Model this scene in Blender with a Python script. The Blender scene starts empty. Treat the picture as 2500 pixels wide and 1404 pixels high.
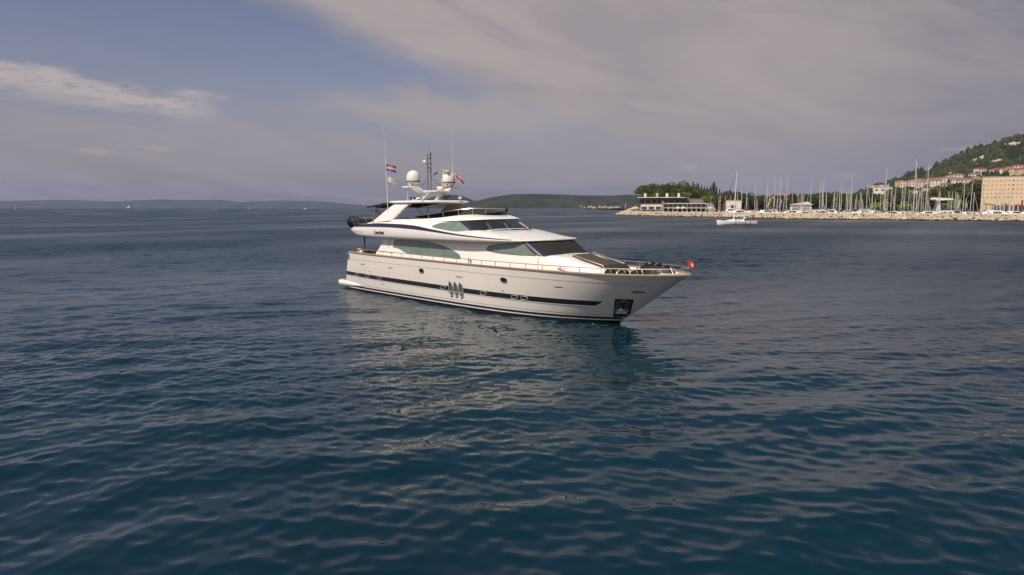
import bpy, bmesh, math, random
import numpy as np
from mathutils import Vector, Matrix, noise
R = math.radians
random.seed(7)
S = bpy.context.scene
COL = S.collection

# ------------------------------------------------------------------ camera
cam_d = bpy.data.cameras.new('camera'); cam = bpy.data.objects.new('camera', cam_d); COL.objects.link(cam)
cam_d.sensor_width = 36; cam_d.lens = 24.0; cam_d.clip_start = 0.1; cam_d.clip_end = 60000
CH = 6.1; PITCH = math.atan(196/1667)
cam.location = (0, 0, CH); cam.rotation_euler = (math.pi/2-PITCH, 0, 0)
S.camera = cam

# ------------------------------------------------------------------ sun, sky, exposure
SUN_EL = R(52); SUN_AZ = R(212)            # azimuth clockwise from +Y (view direction): behind the camera, left
sd = Vector((math.sin(SUN_AZ)*math.cos(SUN_EL), math.cos(SUN_AZ)*math.cos(SUN_EL), math.sin(SUN_EL)))
sl = bpy.data.lights.new('sun', 'SUN'); sun = bpy.data.objects.new('sun', sl); COL.objects.link(sun)
sl.energy = 4.9; sl.angle = R(0.6); sl.color = (1.0, 0.93, 0.82)
sun.rotation_euler = sd.to_track_quat('Z', 'Y').to_euler()
S.view_settings.view_transform = 'Standard'; S.view_settings.look = 'None'
S.view_settings.exposure = 0.0; S.view_settings.gamma = 1

class NT:
    """small helper to write node trees"""
    def __init__(s, tree): s.t = tree; s.n = tree.nodes; s.l = tree.links
    def node(s, typ, **kw):
        nd = s.n.new(typ)
        for k, v in kw.items(): setattr(nd, k, v)
        return nd
    def put(s, sock, v):
        if isinstance(v, bpy.types.NodeSocket): s.l.new(v, sock)
        elif v is not None:
            try: sock.default_value = v
            except Exception: sock.default_value = (*v, 1)
    def m(s, op, a, b=None, c=None, clamp=False):
        nd = s.node('ShaderNodeMath', operation=op, use_clamp=clamp)
        s.put(nd.inputs[0], a); s.put(nd.inputs[1], b)
        if c is not None: s.put(nd.inputs[2], c)
        return nd.outputs[0]
    def vm(s, op, a, b=None, out=0):
        nd = s.node('ShaderNodeVectorMath', operation=op); s.put(nd.inputs[0], a)
        if b is not None:
            if op == 'SCALE': s.put(nd.inputs['Scale'], b)
            else: s.put(nd.inputs[1], b)
        return nd.outputs[out]
    def ss(s, x, a, b, lo=0., hi=1.):
        nd = s.node('ShaderNodeMapRange', interpolation_type='SMOOTHSTEP'); s.put(nd.inputs[0], x)
        nd.inputs[1].default_value = a; nd.inputs[2].default_value = b; nd.inputs[3].default_value = lo; nd.inputs[4].default_value = hi
        return nd.outputs[0]
    def noise(s, vec, scale, detail=4, rough=.55, dist=0., color=False):
        nd = s.node('ShaderNodeTexNoise'); s.put(nd.inputs['Vector'], vec)
        nd.inputs['Scale'].default_value = scale; nd.inputs['Detail'].default_value = detail
        nd.inputs['Roughness'].default_value = rough; nd.inputs['Distortion'].default_value = dist
        return nd.outputs['Color' if color else 0]
    def mix(s, f, a, b):
        nd = s.node('ShaderNodeMix', data_type='RGBA'); s.put(nd.inputs[0], f)
        s.put(nd.inputs[6], a); s.put(nd.inputs[7], b); return nd.outputs[2]
    def xyz(s, v):
        nd = s.node('ShaderNodeSeparateXYZ'); s.put(nd.inputs[0], v); return nd.outputs
    def comb(s, x, y, z=0.):
        nd = s.node('ShaderNodeCombineXYZ'); s.put(nd.inputs[0], x); s.put(nd.inputs[1], y); s.put(nd.inputs[2], z); return nd.outputs[0]

world = bpy.data.worlds.new('World'); S.world = world; world.use_nodes = True
w = NT(world.node_tree); w.n.clear()
SKY_S = 0.085
sky = w.node('ShaderNodeTexSky', sky_type='NISHITA', sun_disc=False)
sky.sun_elevation = SUN_EL; sky.sun_rotation = SUN_AZ; sky.altitude = 5; sky.air_density = 1.0; sky.dust_density = 2.2; sky.ozone_density = 1.5
tc = w.node('ShaderNodeTexCoord'); D = w.vm('NORMALIZE', tc.outputs['Generated'])
dx, dy, dz = w.xyz(D)
az = w.m('ARCTAN2', dx, dy); el = w.m('ARCSINE', dz)
P = w.comb(az, el, 0)
# warp, so that cloud edges are ragged and wispy; streaks run with the layer
wn = w.noise(w.comb(w.m('MULTIPLY', az, 1.0), w.m('MULTIPLY', el, 2.4)), 5.0, 8, .62, .4)
wn2 = w.noise(w.comb(w.m('ADD', az, 7.3), w.m('MULTIPLY', el, 3.2)), 16.0, 7, .65, .6)
warp = w.m('ADD', w.m('MULTIPLY', w.m('SUBTRACT', wn, .5), .16), w.m('MULTIPLY', w.m('SUBTRACT', wn2, .5), .05))
# high cloud sheet: everything right of / above the diagonal edge
d1 = w.m('ADD', w.m('ADD', w.m('MULTIPLY', w.m('ADD', az, .128), .38), w.m('MULTIPLY', w.m('SUBTRACT', el, .178), .93)), w.m('MULTIPLY', warp, .42))
sheet = w.m('MULTIPLY', w.ss(d1, -.008, .045), w.ss(w.m('ADD', el, w.m('MULTIPLY', warp, 1.5)), .42, .275, .04, 1.))
# the low layer of thin haze cloud, thickening towards the horizon
streak = w.noise(w.comb(w.m('MULTIPLY', az, 1.1), w.m('ADD', w.m('MULTIPLY', el, 7.0), w.m('MULTIPLY', az, .7)), 9.), 4.2, 8, .6, .5)
lowt = w.m('MULTIPLY', w.ss(w.m('ADD', el, w.m('MULTIPLY', warp, .5)), .165, .045, .10, .93), w.ss(streak, .32, .60, .42, 1.0))
lowt = w.m('MULTIPLY', lowt, w.ss(el, .26, .17, 0, 1))
# soft pale tongue below the blue gap
tx_ = w.m('DIVIDE', w.m('ADD', w.m('ADD', az, .06), w.m('MULTIPLY', w.m('SUBTRACT', streak, .5), .35)), .27); ty_ = w.m('DIVIDE', w.m('SUBTRACT', w.m('ADD', el, w.m('MULTIPLY', warp, .75)), .132), .040)
tong = w.ss(w.m('ADD', w.m('MULTIPLY', tx_, tx_), w.m('MULTIPLY', ty_, ty_)), 1.35, .0)
# bright band of cloud on the left
bc = w.m('ADD', w.m('MULTIPLY', w.m('ADD', az, .63), -.09), .170)
bd = w.m('ADD', w.m('SUBTRACT', el, bc), w.m('MULTIPLY', warp, .45))
band = w.m('MULTIPLY', w.m('MULTIPLY', w.ss(bd, .006, -.010), w.ss(bd, -.055, -.018)), w.ss(w.m('ADD', az, w.m('MULTIPLY', warp, .6)), -.345, -.44))
fine = w.noise(w.comb(w.m('MULTIPLY', az, 1.0), w.m('MULTIPLY', el, 5.0), 2.0), 26.0, 8, .68, .5)
band = w.m('MULTIPLY', band, w.ss(fine, .18, .55))
mask = w.m('MAXIMUM', w.m('MAXIMUM', w.m('MAXIMUM', sheet, w.m('MULTIPLY', tong, .85)), lowt), w.m('MULTIPLY', band, .95))
# thickness variation inside the sheet
tex = w.noise(w.comb(w.m('MULTIPLY', az, 1.2), w.m('MULTIPLY', w.m('ADD', el, w.m('MULTIPLY', az, .30)), 4.2), 4.), 3.0, 10, .62, .7)
core = w.m('MULTIPLY', w.ss(el, .0, .16), w.m('SUBTRACT', 1.0, w.m('MULTIPLY', w.m('ABSOLUTE', w.m('ADD', az, .04)), .75)))
core = w.m('MAXIMUM', core, 0)
dark = w.mix(w.ss(el, .0, .5), (.335, .302, .325), (.335, .295, .31))
lite = (.425, .37, .36)
k = w.m('MULTIPLY', w.ss(tex, .33, .66), core, clamp=True)
dark = w.mix(w.ss(az, .30, .68), dark, (.205, .198, .245)); k = w.m('MAXIMUM', k, w.m('MULTIPLY', tong, .75)); cc = w.mix(k, dark, lite)
cc = w.mix(w.m('MULTIPLY', band, .85), cc, (.52, .45, .44))
# a few low cumulus puffs over the coast and over the open sea
def px2ae(u, v):
    up = 702-v; f_ = 1667.
    y_ = f_*math.cos(PITCH)+up*math.sin(PITCH); z_ = up*math.cos(PITCH)-f_*math.sin(PITCH); x_ = u-1250
    return math.atan2(x_, y_), math.asin(z_/math.sqrt(x_*x_+y_*y_+z_*z_))
pf = None
for (u, v, ru, rv) in [(1683, 410, 20, 9), (232, 372, 38, 10), (385, 362, 38, 7), (1832, 443, 30, 11), (1895, 440, 28, 9), (2065, 430, 30, 10), (2350, 362, 60, 9), (1330, 452, 45, 7), (470, 466, 45, 6), (595, 468, 22, 7)]:
    a0, e0 = px2ae(u, v)
    ex = w.m('DIVIDE', w.m('ADD', w.m('SUBTRACT', az, a0), w.m('MULTIPLY', w.m('SUBTRACT', fine, .5), .02)), ru/1700.)
    ey = w.m('DIVIDE', w.m('ADD', w.m('SUBTRACT', el, e0), w.m('MULTIPLY', w.m('SUBTRACT', wn2, .5), .03)), rv/1700.)
    g = w.ss(w.m('ADD', w.m('MULTIPLY', ex, ex), w.m('MULTIPLY', ey, ey)), 1.3, .1)
    g = w.m('MULTIPLY', g, .75 if u in (1683, 232, 385) else .3)
    pf = g if pf is None else w.m('MAXIMUM', pf, g)
cc = w.mix(pf, cc, (.47, .39, .36))
mask = w.m('MAXIMUM', mask, pf)
ccs = w.vm('SCALE', cc, 1/SKY_S)
skyc = w.vm('MULTIPLY', sky.outputs[0], (1.10, .88, .92))
fin = w.mix(mask, skyc, ccs)
bg = w.node('ShaderNodeBackground'); w.l.new(fin, bg.inputs[0]); bg.inputs[1].default_value = SKY_S
wo = w.node('ShaderNodeOutputWorld'); w.l.new(bg.outputs[0], wo.inputs[0])

# ------------------------------------------------------------------ materials
def mat(name, col, rough=.5, metal=0., coat=0., vary=0., vscale=3., trans=0., ior=1.45, bump=0., spec=.5, col2=None):
    m = bpy.data.materials.new(name); m.use_nodes = True
    t = NT(m.node_tree); b = m.node_tree.nodes['Principled BSDF']
    b.inputs['Roughness'].default_value = rough; b.inputs['Metallic'].default_value = metal
    b.inputs['Coat Weight'].default_value = coat; b.inputs['Coat Roughness'].default_value = .03
    b.inputs['Transmission Weight'].default_value = trans; b.inputs['IOR'].default_value = ior
    b.inputs['Specular IOR Level'].default_value = spec
    b.inputs['Base Color'].default_value = (*col, 1)
    if vary or col2:
        co = t.node('ShaderNodeTexCoord').outputs['Object']
        n = t.noise(co, vscale, 6, .6)
        c2 = col2 if col2 else tuple(c*(1-vary) for c in col)
        t.put(b.inputs['Base Color'], t.mix(t.ss(n, .3, .7), (*col, 1), (*c2, 1)))
    if bump:
        co = t.node('ShaderNodeTexCoord').outputs['Object']
        n = t.noise(co, vscale*3, 5, .6); bp = t.node('ShaderNodeBump'); bp.inputs['Strength'].default_value = bump; bp.inputs['Distance'].default_value = .05
        t.l.new(n, bp.inputs['Height']); t.l.new(bp.outputs[0], b.inputs['Normal'])
    return m
M = {}
M['gel'] = mat('white_gelcoat', (.79, .76, .70), .25, coat=.5, vary=.04, vscale=.6)
M['hull'] = mat('hull_gelcoat', (.75, .70, .62), .16, coat=1., vary=.05, vscale=.5)
M['navy'] = mat('navy_paint', (.028, .022, .045), .12, coat=1.)
M['stripe'] = mat('grey_navy_paint', (.020, .017, .026), .15, coat=1.)
M['antifoul'] = mat('black_antifouling', (.012, .012, .014), .4)
M['teak'] = mat('teak', (.40, .28, .165), .45, vary=.3, vscale=9)
M['steel'] = mat('polished_steel', (.60, .57, .53), .28, metal=1.)
M['rim'] = mat('brushed_steel', (.34, .32, .29), .5, metal=.5)
M['glass'] = mat('tinted_glass', (.155, .215, .17), .04, coat=1., vary=.25, vscale=1.2)
M['oglass'] = mat('green_glass', (.05, .085, .06), .05, coat=1.)
M['glassd'] = mat('dark_glass', (.012, .018, .016), .03, coat=1.)
M['smoke'] = mat('smoked_acrylic', (.008, .004, .007), .08, coat=.6)
M['mesh'] = mat('windscreen_mesh_cover', (.017, .013, .010), .8, vary=.15, vscale=30)
M['olive'] = mat('olive_fabric', (.065, .052, .028), .85, vary=.2, vscale=6, bump=.2)
M['olived'] = mat('dark_olive_fabric', (.03, .025, .015), .9, vary=.2, vscale=6, bump=.2)
M['canvas'] = mat('navy_canvas', (.014, .012, .022), .85, vary=.2, vscale=3)
M['black'] = mat('black_cover', (.007, .006, .006), .6, vary=.3, vscale=5, bump=.12)
M['gold'] = mat('gold_trim', (.42, .34, .18), .4)
M['deck'] = mat('deck_teak', (.22, .14, .07), .6, vary=.3, vscale=6)
M['beige'] = mat('beige_trim', (.50, .40, .27), .5)
M['pocket'] = mat('black_panel', (.01, .01, .016), .35)
M['line'] = mat('grey_line', (.22, .20, .17), .5)
M['slot'] = mat('dark_slot', (.05, .035, .03), .7)
M['dome'] = mat('dome_plastic', (.68, .65, .58), .3, coat=.3)
M['grey'] = mat('grey_band', (.14, .14, .13), .5)
M['mastp'] = mat('brown_metal', (.13, .07, .065), .4, metal=.3)
M['red'] = mat('red_cloth', (.36, .03, .045), .8); M['white'] = mat('white_cloth', (.52, .48, .42), .8)
M['blue'] = mat('blue_cloth', (.03, .06, .33), .8); M['yellow'] = mat('yellow_cloth', (.62, .42, .02), .8)
M['blackc'] = mat('black_cloth', (.02, .02, .02), .8); M['brownt'] = mat('brown_ink', (.16, .10, .07), .6)
M['redb'] = mat('red_sailcloth', (.25, .03, .04), .8)
M['alu'] = mat('mast_aluminium', (.44, .42, .37), .45)
M['aluw'] = mat('white_mast', (.78, .75, .70), .4)
M['boatw'] = mat('boat_white', (.78, .76, .72), .35, vary=.05)
M['boatb'] = mat('boat_blue', (.03, .05, .13), .3); M['boatr'] = mat('boat_red', (.28, .03, .03), .35)
M['bglass'] = mat('boat_window', (.02, .025, .03), .1)
M['rock'] = mat('limestone', (.50, .42, .31), .9, col2=(.33, .27, .19), vscale=.5, bump=.4)
M['conc'] = mat('concrete', (.42, .37, .30), .85, vary=.25, vscale=.3)
M['wallw'] = mat('white_render', (.66, .60, .50), .8, vary=.1, vscale=.3)
M['wallc'] = mat('cream_render', (.62, .47, .30), .8, vary=.06, vscale=.15)
M['wallg'] = mat('grey_render', (.30, .28, .24), .8, vary=.2, vscale=.4)
M['stone'] = mat('stone_wall', (.27, .24, .20), .9, vary=.4, vscale=.8)
M['tile'] = mat('terracotta_tile', (.29, .13, .09), .8, vary=.3, vscale=.6)
M['tiler'] = mat('red_sheet', (.24, .035, .030), .7)
M['win'] = mat('window_glass', (.05, .06, .075), .1)
M['shut'] = mat('window_blind', (.40, .26, .10), .7, vary=.2)
M['bluef'] = mat('blue_awning', (.06, .11, .30), .7)
M['purple'] = mat('purple_banner', (.20, .02, .08), .7)
M['trunk'] = mat('bark', (.09, .06, .04), .9)
M['asph'] = mat('quay', (.25, .22, .18), .9, vary=.2, vscale=.1)

def foliage(name, a, b, sc):
    m = bpy.data.materials.new(name); m.use_nodes = True; t = NT(m.node_tree); p = m.node_tree.nodes['Principled BSDF']
    g = t.node('ShaderNodeNewGeometry'); oi = t.node('ShaderNodeObjectInfo')
    n = t.noise(g.outputs['Position'], sc, 5, .6)
    f = t.m('ADD', t.ss(n, .3, .7), t.m('MULTIPLY', t.m('SUBTRACT', g.outputs['Random Per Island'], .5), .7), clamp=True)
    t.put(p.inputs['Base Color'], t.mix(f, (*a, 1), (*b, 1))); p.inputs['Roughness'].default_value = .8
    p.inputs['Specular IOR Level'].default_value = .2
    return m
M['pine'] = foliage('pine_foliage', (.030, .046, .010), (.095, .115, .020), .12)
M['dark'] = foliage('cypress_foliage', (.014, .024, .010), (.03, .045, .014), .15)
M['leaf'] = foliage('broadleaf_foliage', (.030, .038, .013), (.062, .068, .023), .12)
M['brush'] = foliage('yellow_green_foliage', (.10, .13, .02), (.17, .20, .03), .3)
M['wood'] = foliage('forest_foliage', (.014, .024, .009), (.050, .058, .020), .02)

# ------------------------------------------------------------------ mesh + tagging helpers
def link(name, me, parent=None):
    o = bpy.data.objects.new(name, me); COL.objects.link(o)
    if parent: o.parent = parent
    return o
def tag(o, label=None, cat=None, group=None, kind=None):
    if label: o['label'] = label
    if cat: o['category'] = cat
    if group: o['group'] = group
    if kind: o['kind'] = kind
    return o
def empty(name, loc=(0, 0, 0), rz=0., label=None, cat=None, group=None):
    o = bpy.data.objects.new(name, None); COL.objects.link(o); o.location = loc; o.rotation_euler = (0, 0, rz); o.empty_display_size = .3
    return tag(o, label, cat, group)
KIDS = {}
def copy_tree(o, parent=None):
    c = o.copy(); COL.objects.link(c); c.parent = parent
    for ch in [x for x in ALLOBJ(o)]: copy_tree(ch, c)
    return c
def ALLOBJ(o): return list(o.children)

class MB:
    def __init__(s): s.v = []; s.f = []; s.mi = []; s.mats = []
    def slot(s, m):
        if m not in s.mats: s.mats.append(m)
        return s.mats.index(m)
    def add(s, vs, fs, m='gel'):
        n = len(s.v); k = s.slot(m); s.v += [tuple(p) for p in vs]
        for f in fs: s.f.append(tuple(i+n for i in f)); s.mi.append(k)
    def grid(s, rows, m='gel', close=False, flip=False, caps=False, ring=False):
        r = len(rows); c = len(rows[0]); vs = [p for row in rows for p in row]; fs = []
        for i in range(r-1+(1 if ring else 0)):
            for j in range(c-1+(1 if close else 0)):
                a, b = i*c+j, i*c+(j+1) % c; i2 = (i+1) % r; d, e = i2*c+j, i2*c+(j+1) % c
                fs.append((a, d, e, b) if flip else (a, b, e, d))
        if caps: fs += [tuple(range(c))[::-1], tuple(range((r-1)*c, r*c))]
        s.add(vs, fs, m); return s
    def box(s, c, d, m='gel', rz=0., ry=0., taper=1.):
        cx, cy, cz = c; vs = []
        for z in (-1, 1):
            k = taper if z > 0 else 1
            for x, y in ((-1, -1), (1, -1), (1, 1), (-1, 1)): vs.append(Vector((x*d[0]/2*k, y*d[1]/2*k, z*d[2]/2)))
        mt = Matrix.Rotation(rz, 3, 'Z') @ Matrix.Rotation(ry, 3, 'Y')
        vs = [mt @ p+Vector(c) for p in vs]
        s.add(vs, [(0, 3, 2, 1), (4, 5, 6, 7), (0, 1, 5, 4), (1, 2, 6, 5), (2, 3, 7, 6), (3, 0, 4, 7)], m); return s
    def tube(s, pts, r, m='steel', n=8, r2=None, closed=False, cap=True):
        pts = [Vector(p) for p in pts]; rows = []; N = len(pts)
        for i, p in enumerate(pts):
            if closed: t = pts[(i+1) % N]-pts[i-1]
            else: t = (pts[min(i+1, N-1)]-pts[max(i-1, 0)])
            t.normalize(); a = Vector((0, 0, 1)) if abs(t.z) < .95 else Vector((0, 1, 0))
            u = t.cross(a).normalized(); v = t.cross(u)
            rr = r if r2 is None else r+(r2-r)*i/max(1, N-1)
            rows.append([p+(u*math.cos(q*2*math.pi/n)+v*math.sin(q*2*math.pi/n))*rr for q in range(n)])
        s.grid(rows, m, close=True, caps=cap and not closed, ring=closed); return s
    def lathe(s, prof, m='gel', n=20, c=(0, 0, 0), flip=False):
        rows = [[(c[0]+r*math.cos(2*math.pi*q/n), c[1]+r*math.sin(2*math.pi*q/n), c[2]+z) for q in range(n)] for r, z in prof]
        s.grid(rows, m, close=True); return s
    def prism(s, poly, y0, y1, m='gel'):           # polygon in x,z extruded along y
        n = len(poly); vs = [(x, y0, z) for x, z in poly]+[(x, y1, z) for x, z in poly]
        fs = [tuple(range(n)), tuple(range(n, 2*n))[::-1]]+[(i, i+n, (i+1) % n+n, (i+1) % n) for i in range(n)]
        s.add(vs, fs, m); return s
    def plan(s, poly, z0, z1, m='gel'):            # polygon in x,y extruded along z
        n = len(poly); vs = [(x, y, z0) for x, y in poly]+[(x, y, z1) for x, y in poly]
        fs = [tuple(range(n))[::-1], tuple(range(n, 2*n))]+[(i, (i+1) % n, (i+1) % n+n, i+n) for i in range(n)]
        s.add(vs, fs, m); return s
    def build(s, name, parent=None, smooth=True, ang=35, recalc=True, bevel=0.):
        me = bpy.data.meshes.new(name); me.from_pydata(s.v, [], s.f)
        for m in s.mats: me.materials.append(M[m])
        me.polygons.foreach_set('material_index', s.mi)
        if recalc or bevel:
            bm = bmesh.new(); bm.from_mesh(me)
            if bevel:
                bmesh.ops.bevel(bm, geom=[e for e in bm.edges if len(e.link_faces) == 2 and e.calc_face_angle(0) > R(30)], offset=bevel, segments=2, affect='EDGES')
            if recalc: bmesh.ops.recalc_face_normals(bm, faces=bm.faces)
            bm.to_mesh(me); bm.free()
        if smooth:
            me.polygons.foreach_set('use_smooth', [True]*len(me.polygons)); me.set_sharp_from_angle(angle=R(ang))
        me.update(); return link(name, me, parent)

def interp(pts, x):
    """monotone cubic through (x, y) pairs"""
    if x <= pts[0][0]: return pts[0][1]
    if x >= pts[-1][0]: return pts[-1][1]
    n = len(pts)
    for i in range(n-1):
        if x <= pts[i+1][0]: break
    def slope(j): return (pts[j+1][1]-pts[j][1])/(pts[j+1][0]-pts[j][0])
    def tang(j):
        if j == 0: return slope(0)
        if j == n-1: return slope(n-2)
        a, b = slope(j-1), slope(j)
        if a*b <= 0: return 0.
        return 2*a*b/(a+b)
    h = pts[i+1][0]-pts[i][0]; t = (x-pts[i][0])/h; m0, m1 = tang(i)*h, tang(i+1)*h
    return (2*t**3-3*t*t+1)*pts[i][1]+(t**3-2*t*t+t)*m0+(-2*t**3+3*t*t)*pts[i+1][1]+(t**3-t*t)*m1
def lin(pts, x):
    if x <= pts[0][0]: return pts[0][1]
    for (a, b), (c, d) in zip(pts, pts[1:]):
        if x <= c: return b+(d-b)*(x-a)/(c-a)
    return pts[-1][1]
def crv(ctrl, t):
    """smooth 3-D curve through control points by parameter 0..1"""
    n = len(ctrl)-1; return tuple(interp([(i/n, c[k]) for i, c in enumerate(ctrl)], t) for k in range(3))
def mirror(half):           # half runs starboard (-y) to centre (y=0); returns full curve
    return half+[(x, -y, z) for x, y, z in half[::-1][1:]]

exec_parts = []
# ================================================================== SEA
def build_sea():
    rng = np.random.default_rng(11)
    pxr = CH*683.
    rs = [7.0]
    while rs[-1] < 420: rs.append(rs[-1]+max(.045, .28*rs[-1]**2/pxr))
    nr0 = len(rs)
    while rs[-1] < 14500: rs.append(rs[-1]*1.12)
    rs = np.array([.5, 2., 4., 5.5]+rs)
    th = list(np.arange(-46, 46, .08)); th += list(np.arange(46, 314, 3.0)); th = np.radians(np.array(th)); nt = len(th)
    RR, TT = np.meshgrid(rs, th, indexing='ij')
    X = RR*np.sin(TT); Y = RR*np.cos(TT)
    dr = np.gradient(rs)[:, None]*np.ones_like(TT); sp = np.maximum(dr, RR*math.radians(.08))
    coarse = (np.abs(np.degrees(TT)) > 46.01); sp = np.where(coarse, RR*.06, sp)
    Z = np.zeros_like(X); DX = np.zeros_like(X); DY = np.zeros_like(X); lost = np.zeros_like(X)
    N = 110
    lam = np.exp(rng.uniform(np.log(.34), np.log(8.), N))
    main = math.radians(158)
    # group modulation so the sea is not uniform
    gm = .80+.28*np.sin(X*.043+Y*.031+1.)*np.sin(Y*.057-X*.022+.4)+.16*np.sin(X*.13-Y*.09)
    gm = gm*(1-.45*np.exp(-((X+1)/15)**2-((Y-37)/12)**2))      # calmer water in the lee of the hull
    for i in range(N):
        L = lam[i]; kk = 2*math.pi/L
        spread = .85 if L < 2 else .55
        a = main+rng.normal(0, spread)
        s = (.0180 if L < 1.3 else .0150)*(1.0 if L < 3.2 else (3.2/L)**.6)*(1 if L > .7 else (L/.7)**.35)       # slope amplitude of this component
        amp = s/kk; ph = rng.uniform(0, 2*math.pi)
        q = kk*(X*math.sin(a)+Y*math.cos(a))+ph
        wgt = np.clip((L/sp-2.2)/2.5, 0, 1)
        c = np.cos(q)*wgt; sn = np.sin(q)*wgt
        Z += amp*c*gm; DX -= .85*amp*sn*math.sin(a)*gm; DY -= .85*amp*sn*math.cos(a)*gm
        lost += (s*1.30*gm)**2*.5*(1-wgt**2)
    lost = np.sqrt(lost)
    co = np.stack([X+DX, Y+DY, Z], -1).reshape(-1, 3)
    nr = len(rs)
    idx = np.arange(nr*nt).reshape(nr, nt)
    a = idx[:-1, :]; b = idx[1:, :]; a2 = np.roll(a, -1, 1); b2 = np.roll(b, -1, 1)
    quads = np.stack([a, b, b2, a2], -1).reshape(-1, 4)[:, ::-1]
    me = bpy.data.meshes.new('sea')
    me.vertices.add(len(co)+0); me.vertices.foreach_set('co', co.astype(np.float32).ravel())
    nq = len(quads); me.loops.add(nq*4+nt); me.polygons.add(nq+1)
    lv = np.concatenate([quads.ravel(), idx[0][::1]]).astype(np.int32)
    me.loops.foreach_set('vertex_index', lv)
    me.polygons.foreach_set('loop_start', np.concatenate([np.arange(nq)*4, [nq*4]]).astype(np.int32))
    me.update(calc_edges=True); me.validate()
    at = me.attributes.new('chop', 'FLOAT', 'POINT'); at.data.foreach_set('value', lost.astype(np.float32).ravel())
    me.polygons.foreach_set('use_smooth', [True]*len(me.polygons))
    if me.polygons[0].normal.z < 0: me.flip_normals()
    m = bpy.data.materials.new('sea_water'); m.use_nodes = True; t = NT(m.node_tree); p = m.node_tree.nodes['Principled BSDF']
    g = t.node('ShaderNodeNewGeometry'); pos = g.outputs['Position']
    px, py, pz = t.xyz(pos)
    body = t.noise(t.comb(px, py), .05, 3, .5)
    t.put(p.inputs['Base Color'], t.mix(t.ss(body, .3, .7), (.0007, .0140, .0235, 1), (.0012, .0205, .0305, 1)))
    p.inputs['IOR'].default_value = 1.37; p.inputs['Specular IOR Level'].default_value = .5
    # ripples: random slopes, small scale everywhere, more where the mesh cannot carry the chop
    n1 = t.noise(t.comb(t.m('MULTIPLY', px, .8), py, pz), 4.2, 3, .6, 0., True)
    n2 = t.noise(t.comb(px, t.m('MULTIPLY', py, .8), pz), .75, 4, .6, 0., True)
    n3 = t.noise(t.comb(t.m('MULTIPLY', px, .7), py, pz), .13, 4, .6, 0., True)
    patch = t.ss(t.noise(t.comb(t.m('MULTIPLY', px, .25), py), .012, 4, .6), .35, .65, .72, 1.25)
    ch = t.node('ShaderNodeAttribute', attribute_name='chop').outputs['Fac']
    half = (.5, .5, .5)
    t.l.new(t.m('SQRT', t.m('ADD', .0006, t.m('MULTIPLY', t.m('MULTIPLY', ch, 1.0), patch))), p.inputs['Roughness'])
    v1 = t.vm('SCALE', t.vm('SUBTRACT', n1, half), t.m('ADD', .045, t.m('MULTIPLY', ch, .8)))
    v2 = t.vm('SCALE', t.vm('SUBTRACT', n2, half), t.m('MULTIPLY', ch, 6.5))
    v3 = t.vm('SCALE', t.vm('SUBTRACT', n3, half), t.m('MULTIPLY', ch, 2.6))
    vv = t.vm('SCALE', t.vm('ADD', t.vm('ADD', v1, v2), v3), patch)
    vv = t.vm('MULTIPLY', vv, (1., 1., 0.))
    nn = t.vm('NORMALIZE', t.vm('ADD', g.outputs['Normal'], vv))
    t.l.new(nn, p.inputs['Normal'])
    me.materials.append(m)
    o = link('sea', me); tag(o, kind='structure'); o['label'] = 'dark teal blue sea with small chop'
    return o
build_sea()

# ================================================================== MOTOR YACHT (local x = forward, y = port, z = up)
YO = (-10.644, 53.461); YA = R(-46.95)
yacht = empty('motor_yacht', (YO[0], YO[1], 0), YA, 'long white flybridge motor yacht with grey stripe, at anchor alone on the open water', 'yacht')
YM = Matrix.Translation((YO[0], YO[1], 0)) @ Matrix.Rotation(YA, 4, 'Z')

ZS = [(0, 2.80), (.3, 2.76), (.6, 2.75), (.85, 2.76), (1, 2.84)]
BS = [(0, 2.93), (.04, 3.05), (.1, 3.13), (.3, 3.18), (.5, 3.17), (.62, 3.10), (.73, 2.93), (.82, 2.62), (.89, 2.12), (.94, 1.55), (.975, .92), (.992, .45), (1, 0)]
BW = [(0, 2.78), (.3, 2.92), (.55, 2.90), (.68, 2.76), (.78, 2.45), (.86, 1.95), (.93, 1.18), (.975, .5), (1, 0)]
def hull_xyz(u, z, off=0.):
    """point on the starboard side of the hull"""
    zs = interp(ZS, u); t = max(0., min(1., z/zs))
    xs0 = .9*t**.8; xe = 24.04+4.1*(z/2.8) if z > 0 else 24.04+.9*z
    x = xs0+(xe-xs0)*u
    bw, bs = interp(BW, u), interp(BS, u)
    p = 1.0+.55*max(0, (u-.45)/.55)
    if z >= 0: b = bw+(bs-bw)*t**p+.05*math.sin(math.pi*t)*(1-u)
    else: b = bw*(1-.28*(z/-.9)**2)
    if u >= 1: b = 0
    return Vector((x, -(b+off*(0 if u >= .999 else 1)), z))
def hull_uv(x, z):
    t = max(0., min(1., z/2.78)); x0 = .9*t**.8; xe = 24.04+4.1*(z/2.8)
    return (x-x0)/(xe-x0)
US = [i/60*.86 for i in range(60)]+[.86+.14*math.sin(i/30*math.pi/2) for i in range(31)]
hull = MB()
zl = [-.9, -.6, -.3, -.05, .13]
def zrow(z, u): return Vector(hull_xyz(u, z))
def hull_rows(zlist, top=None):
    rows = []
    for k in zlist:
        row = []
        for u in US:
            z = k if top is None else (.13+(interp(ZS, u)-.13)*k)
            row.append(hull_xyz(u, z))
        rows.append(row+[Vector((p.x, -p.y, p.z)) for p in row[::-1][1:]])
    return rows
hull.grid(hull_rows(zl), 'antifoul')
body_rows = hull_rows([i/16 for i in range(17)], top=True)
hull.grid(body_rows, 'hull')
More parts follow.
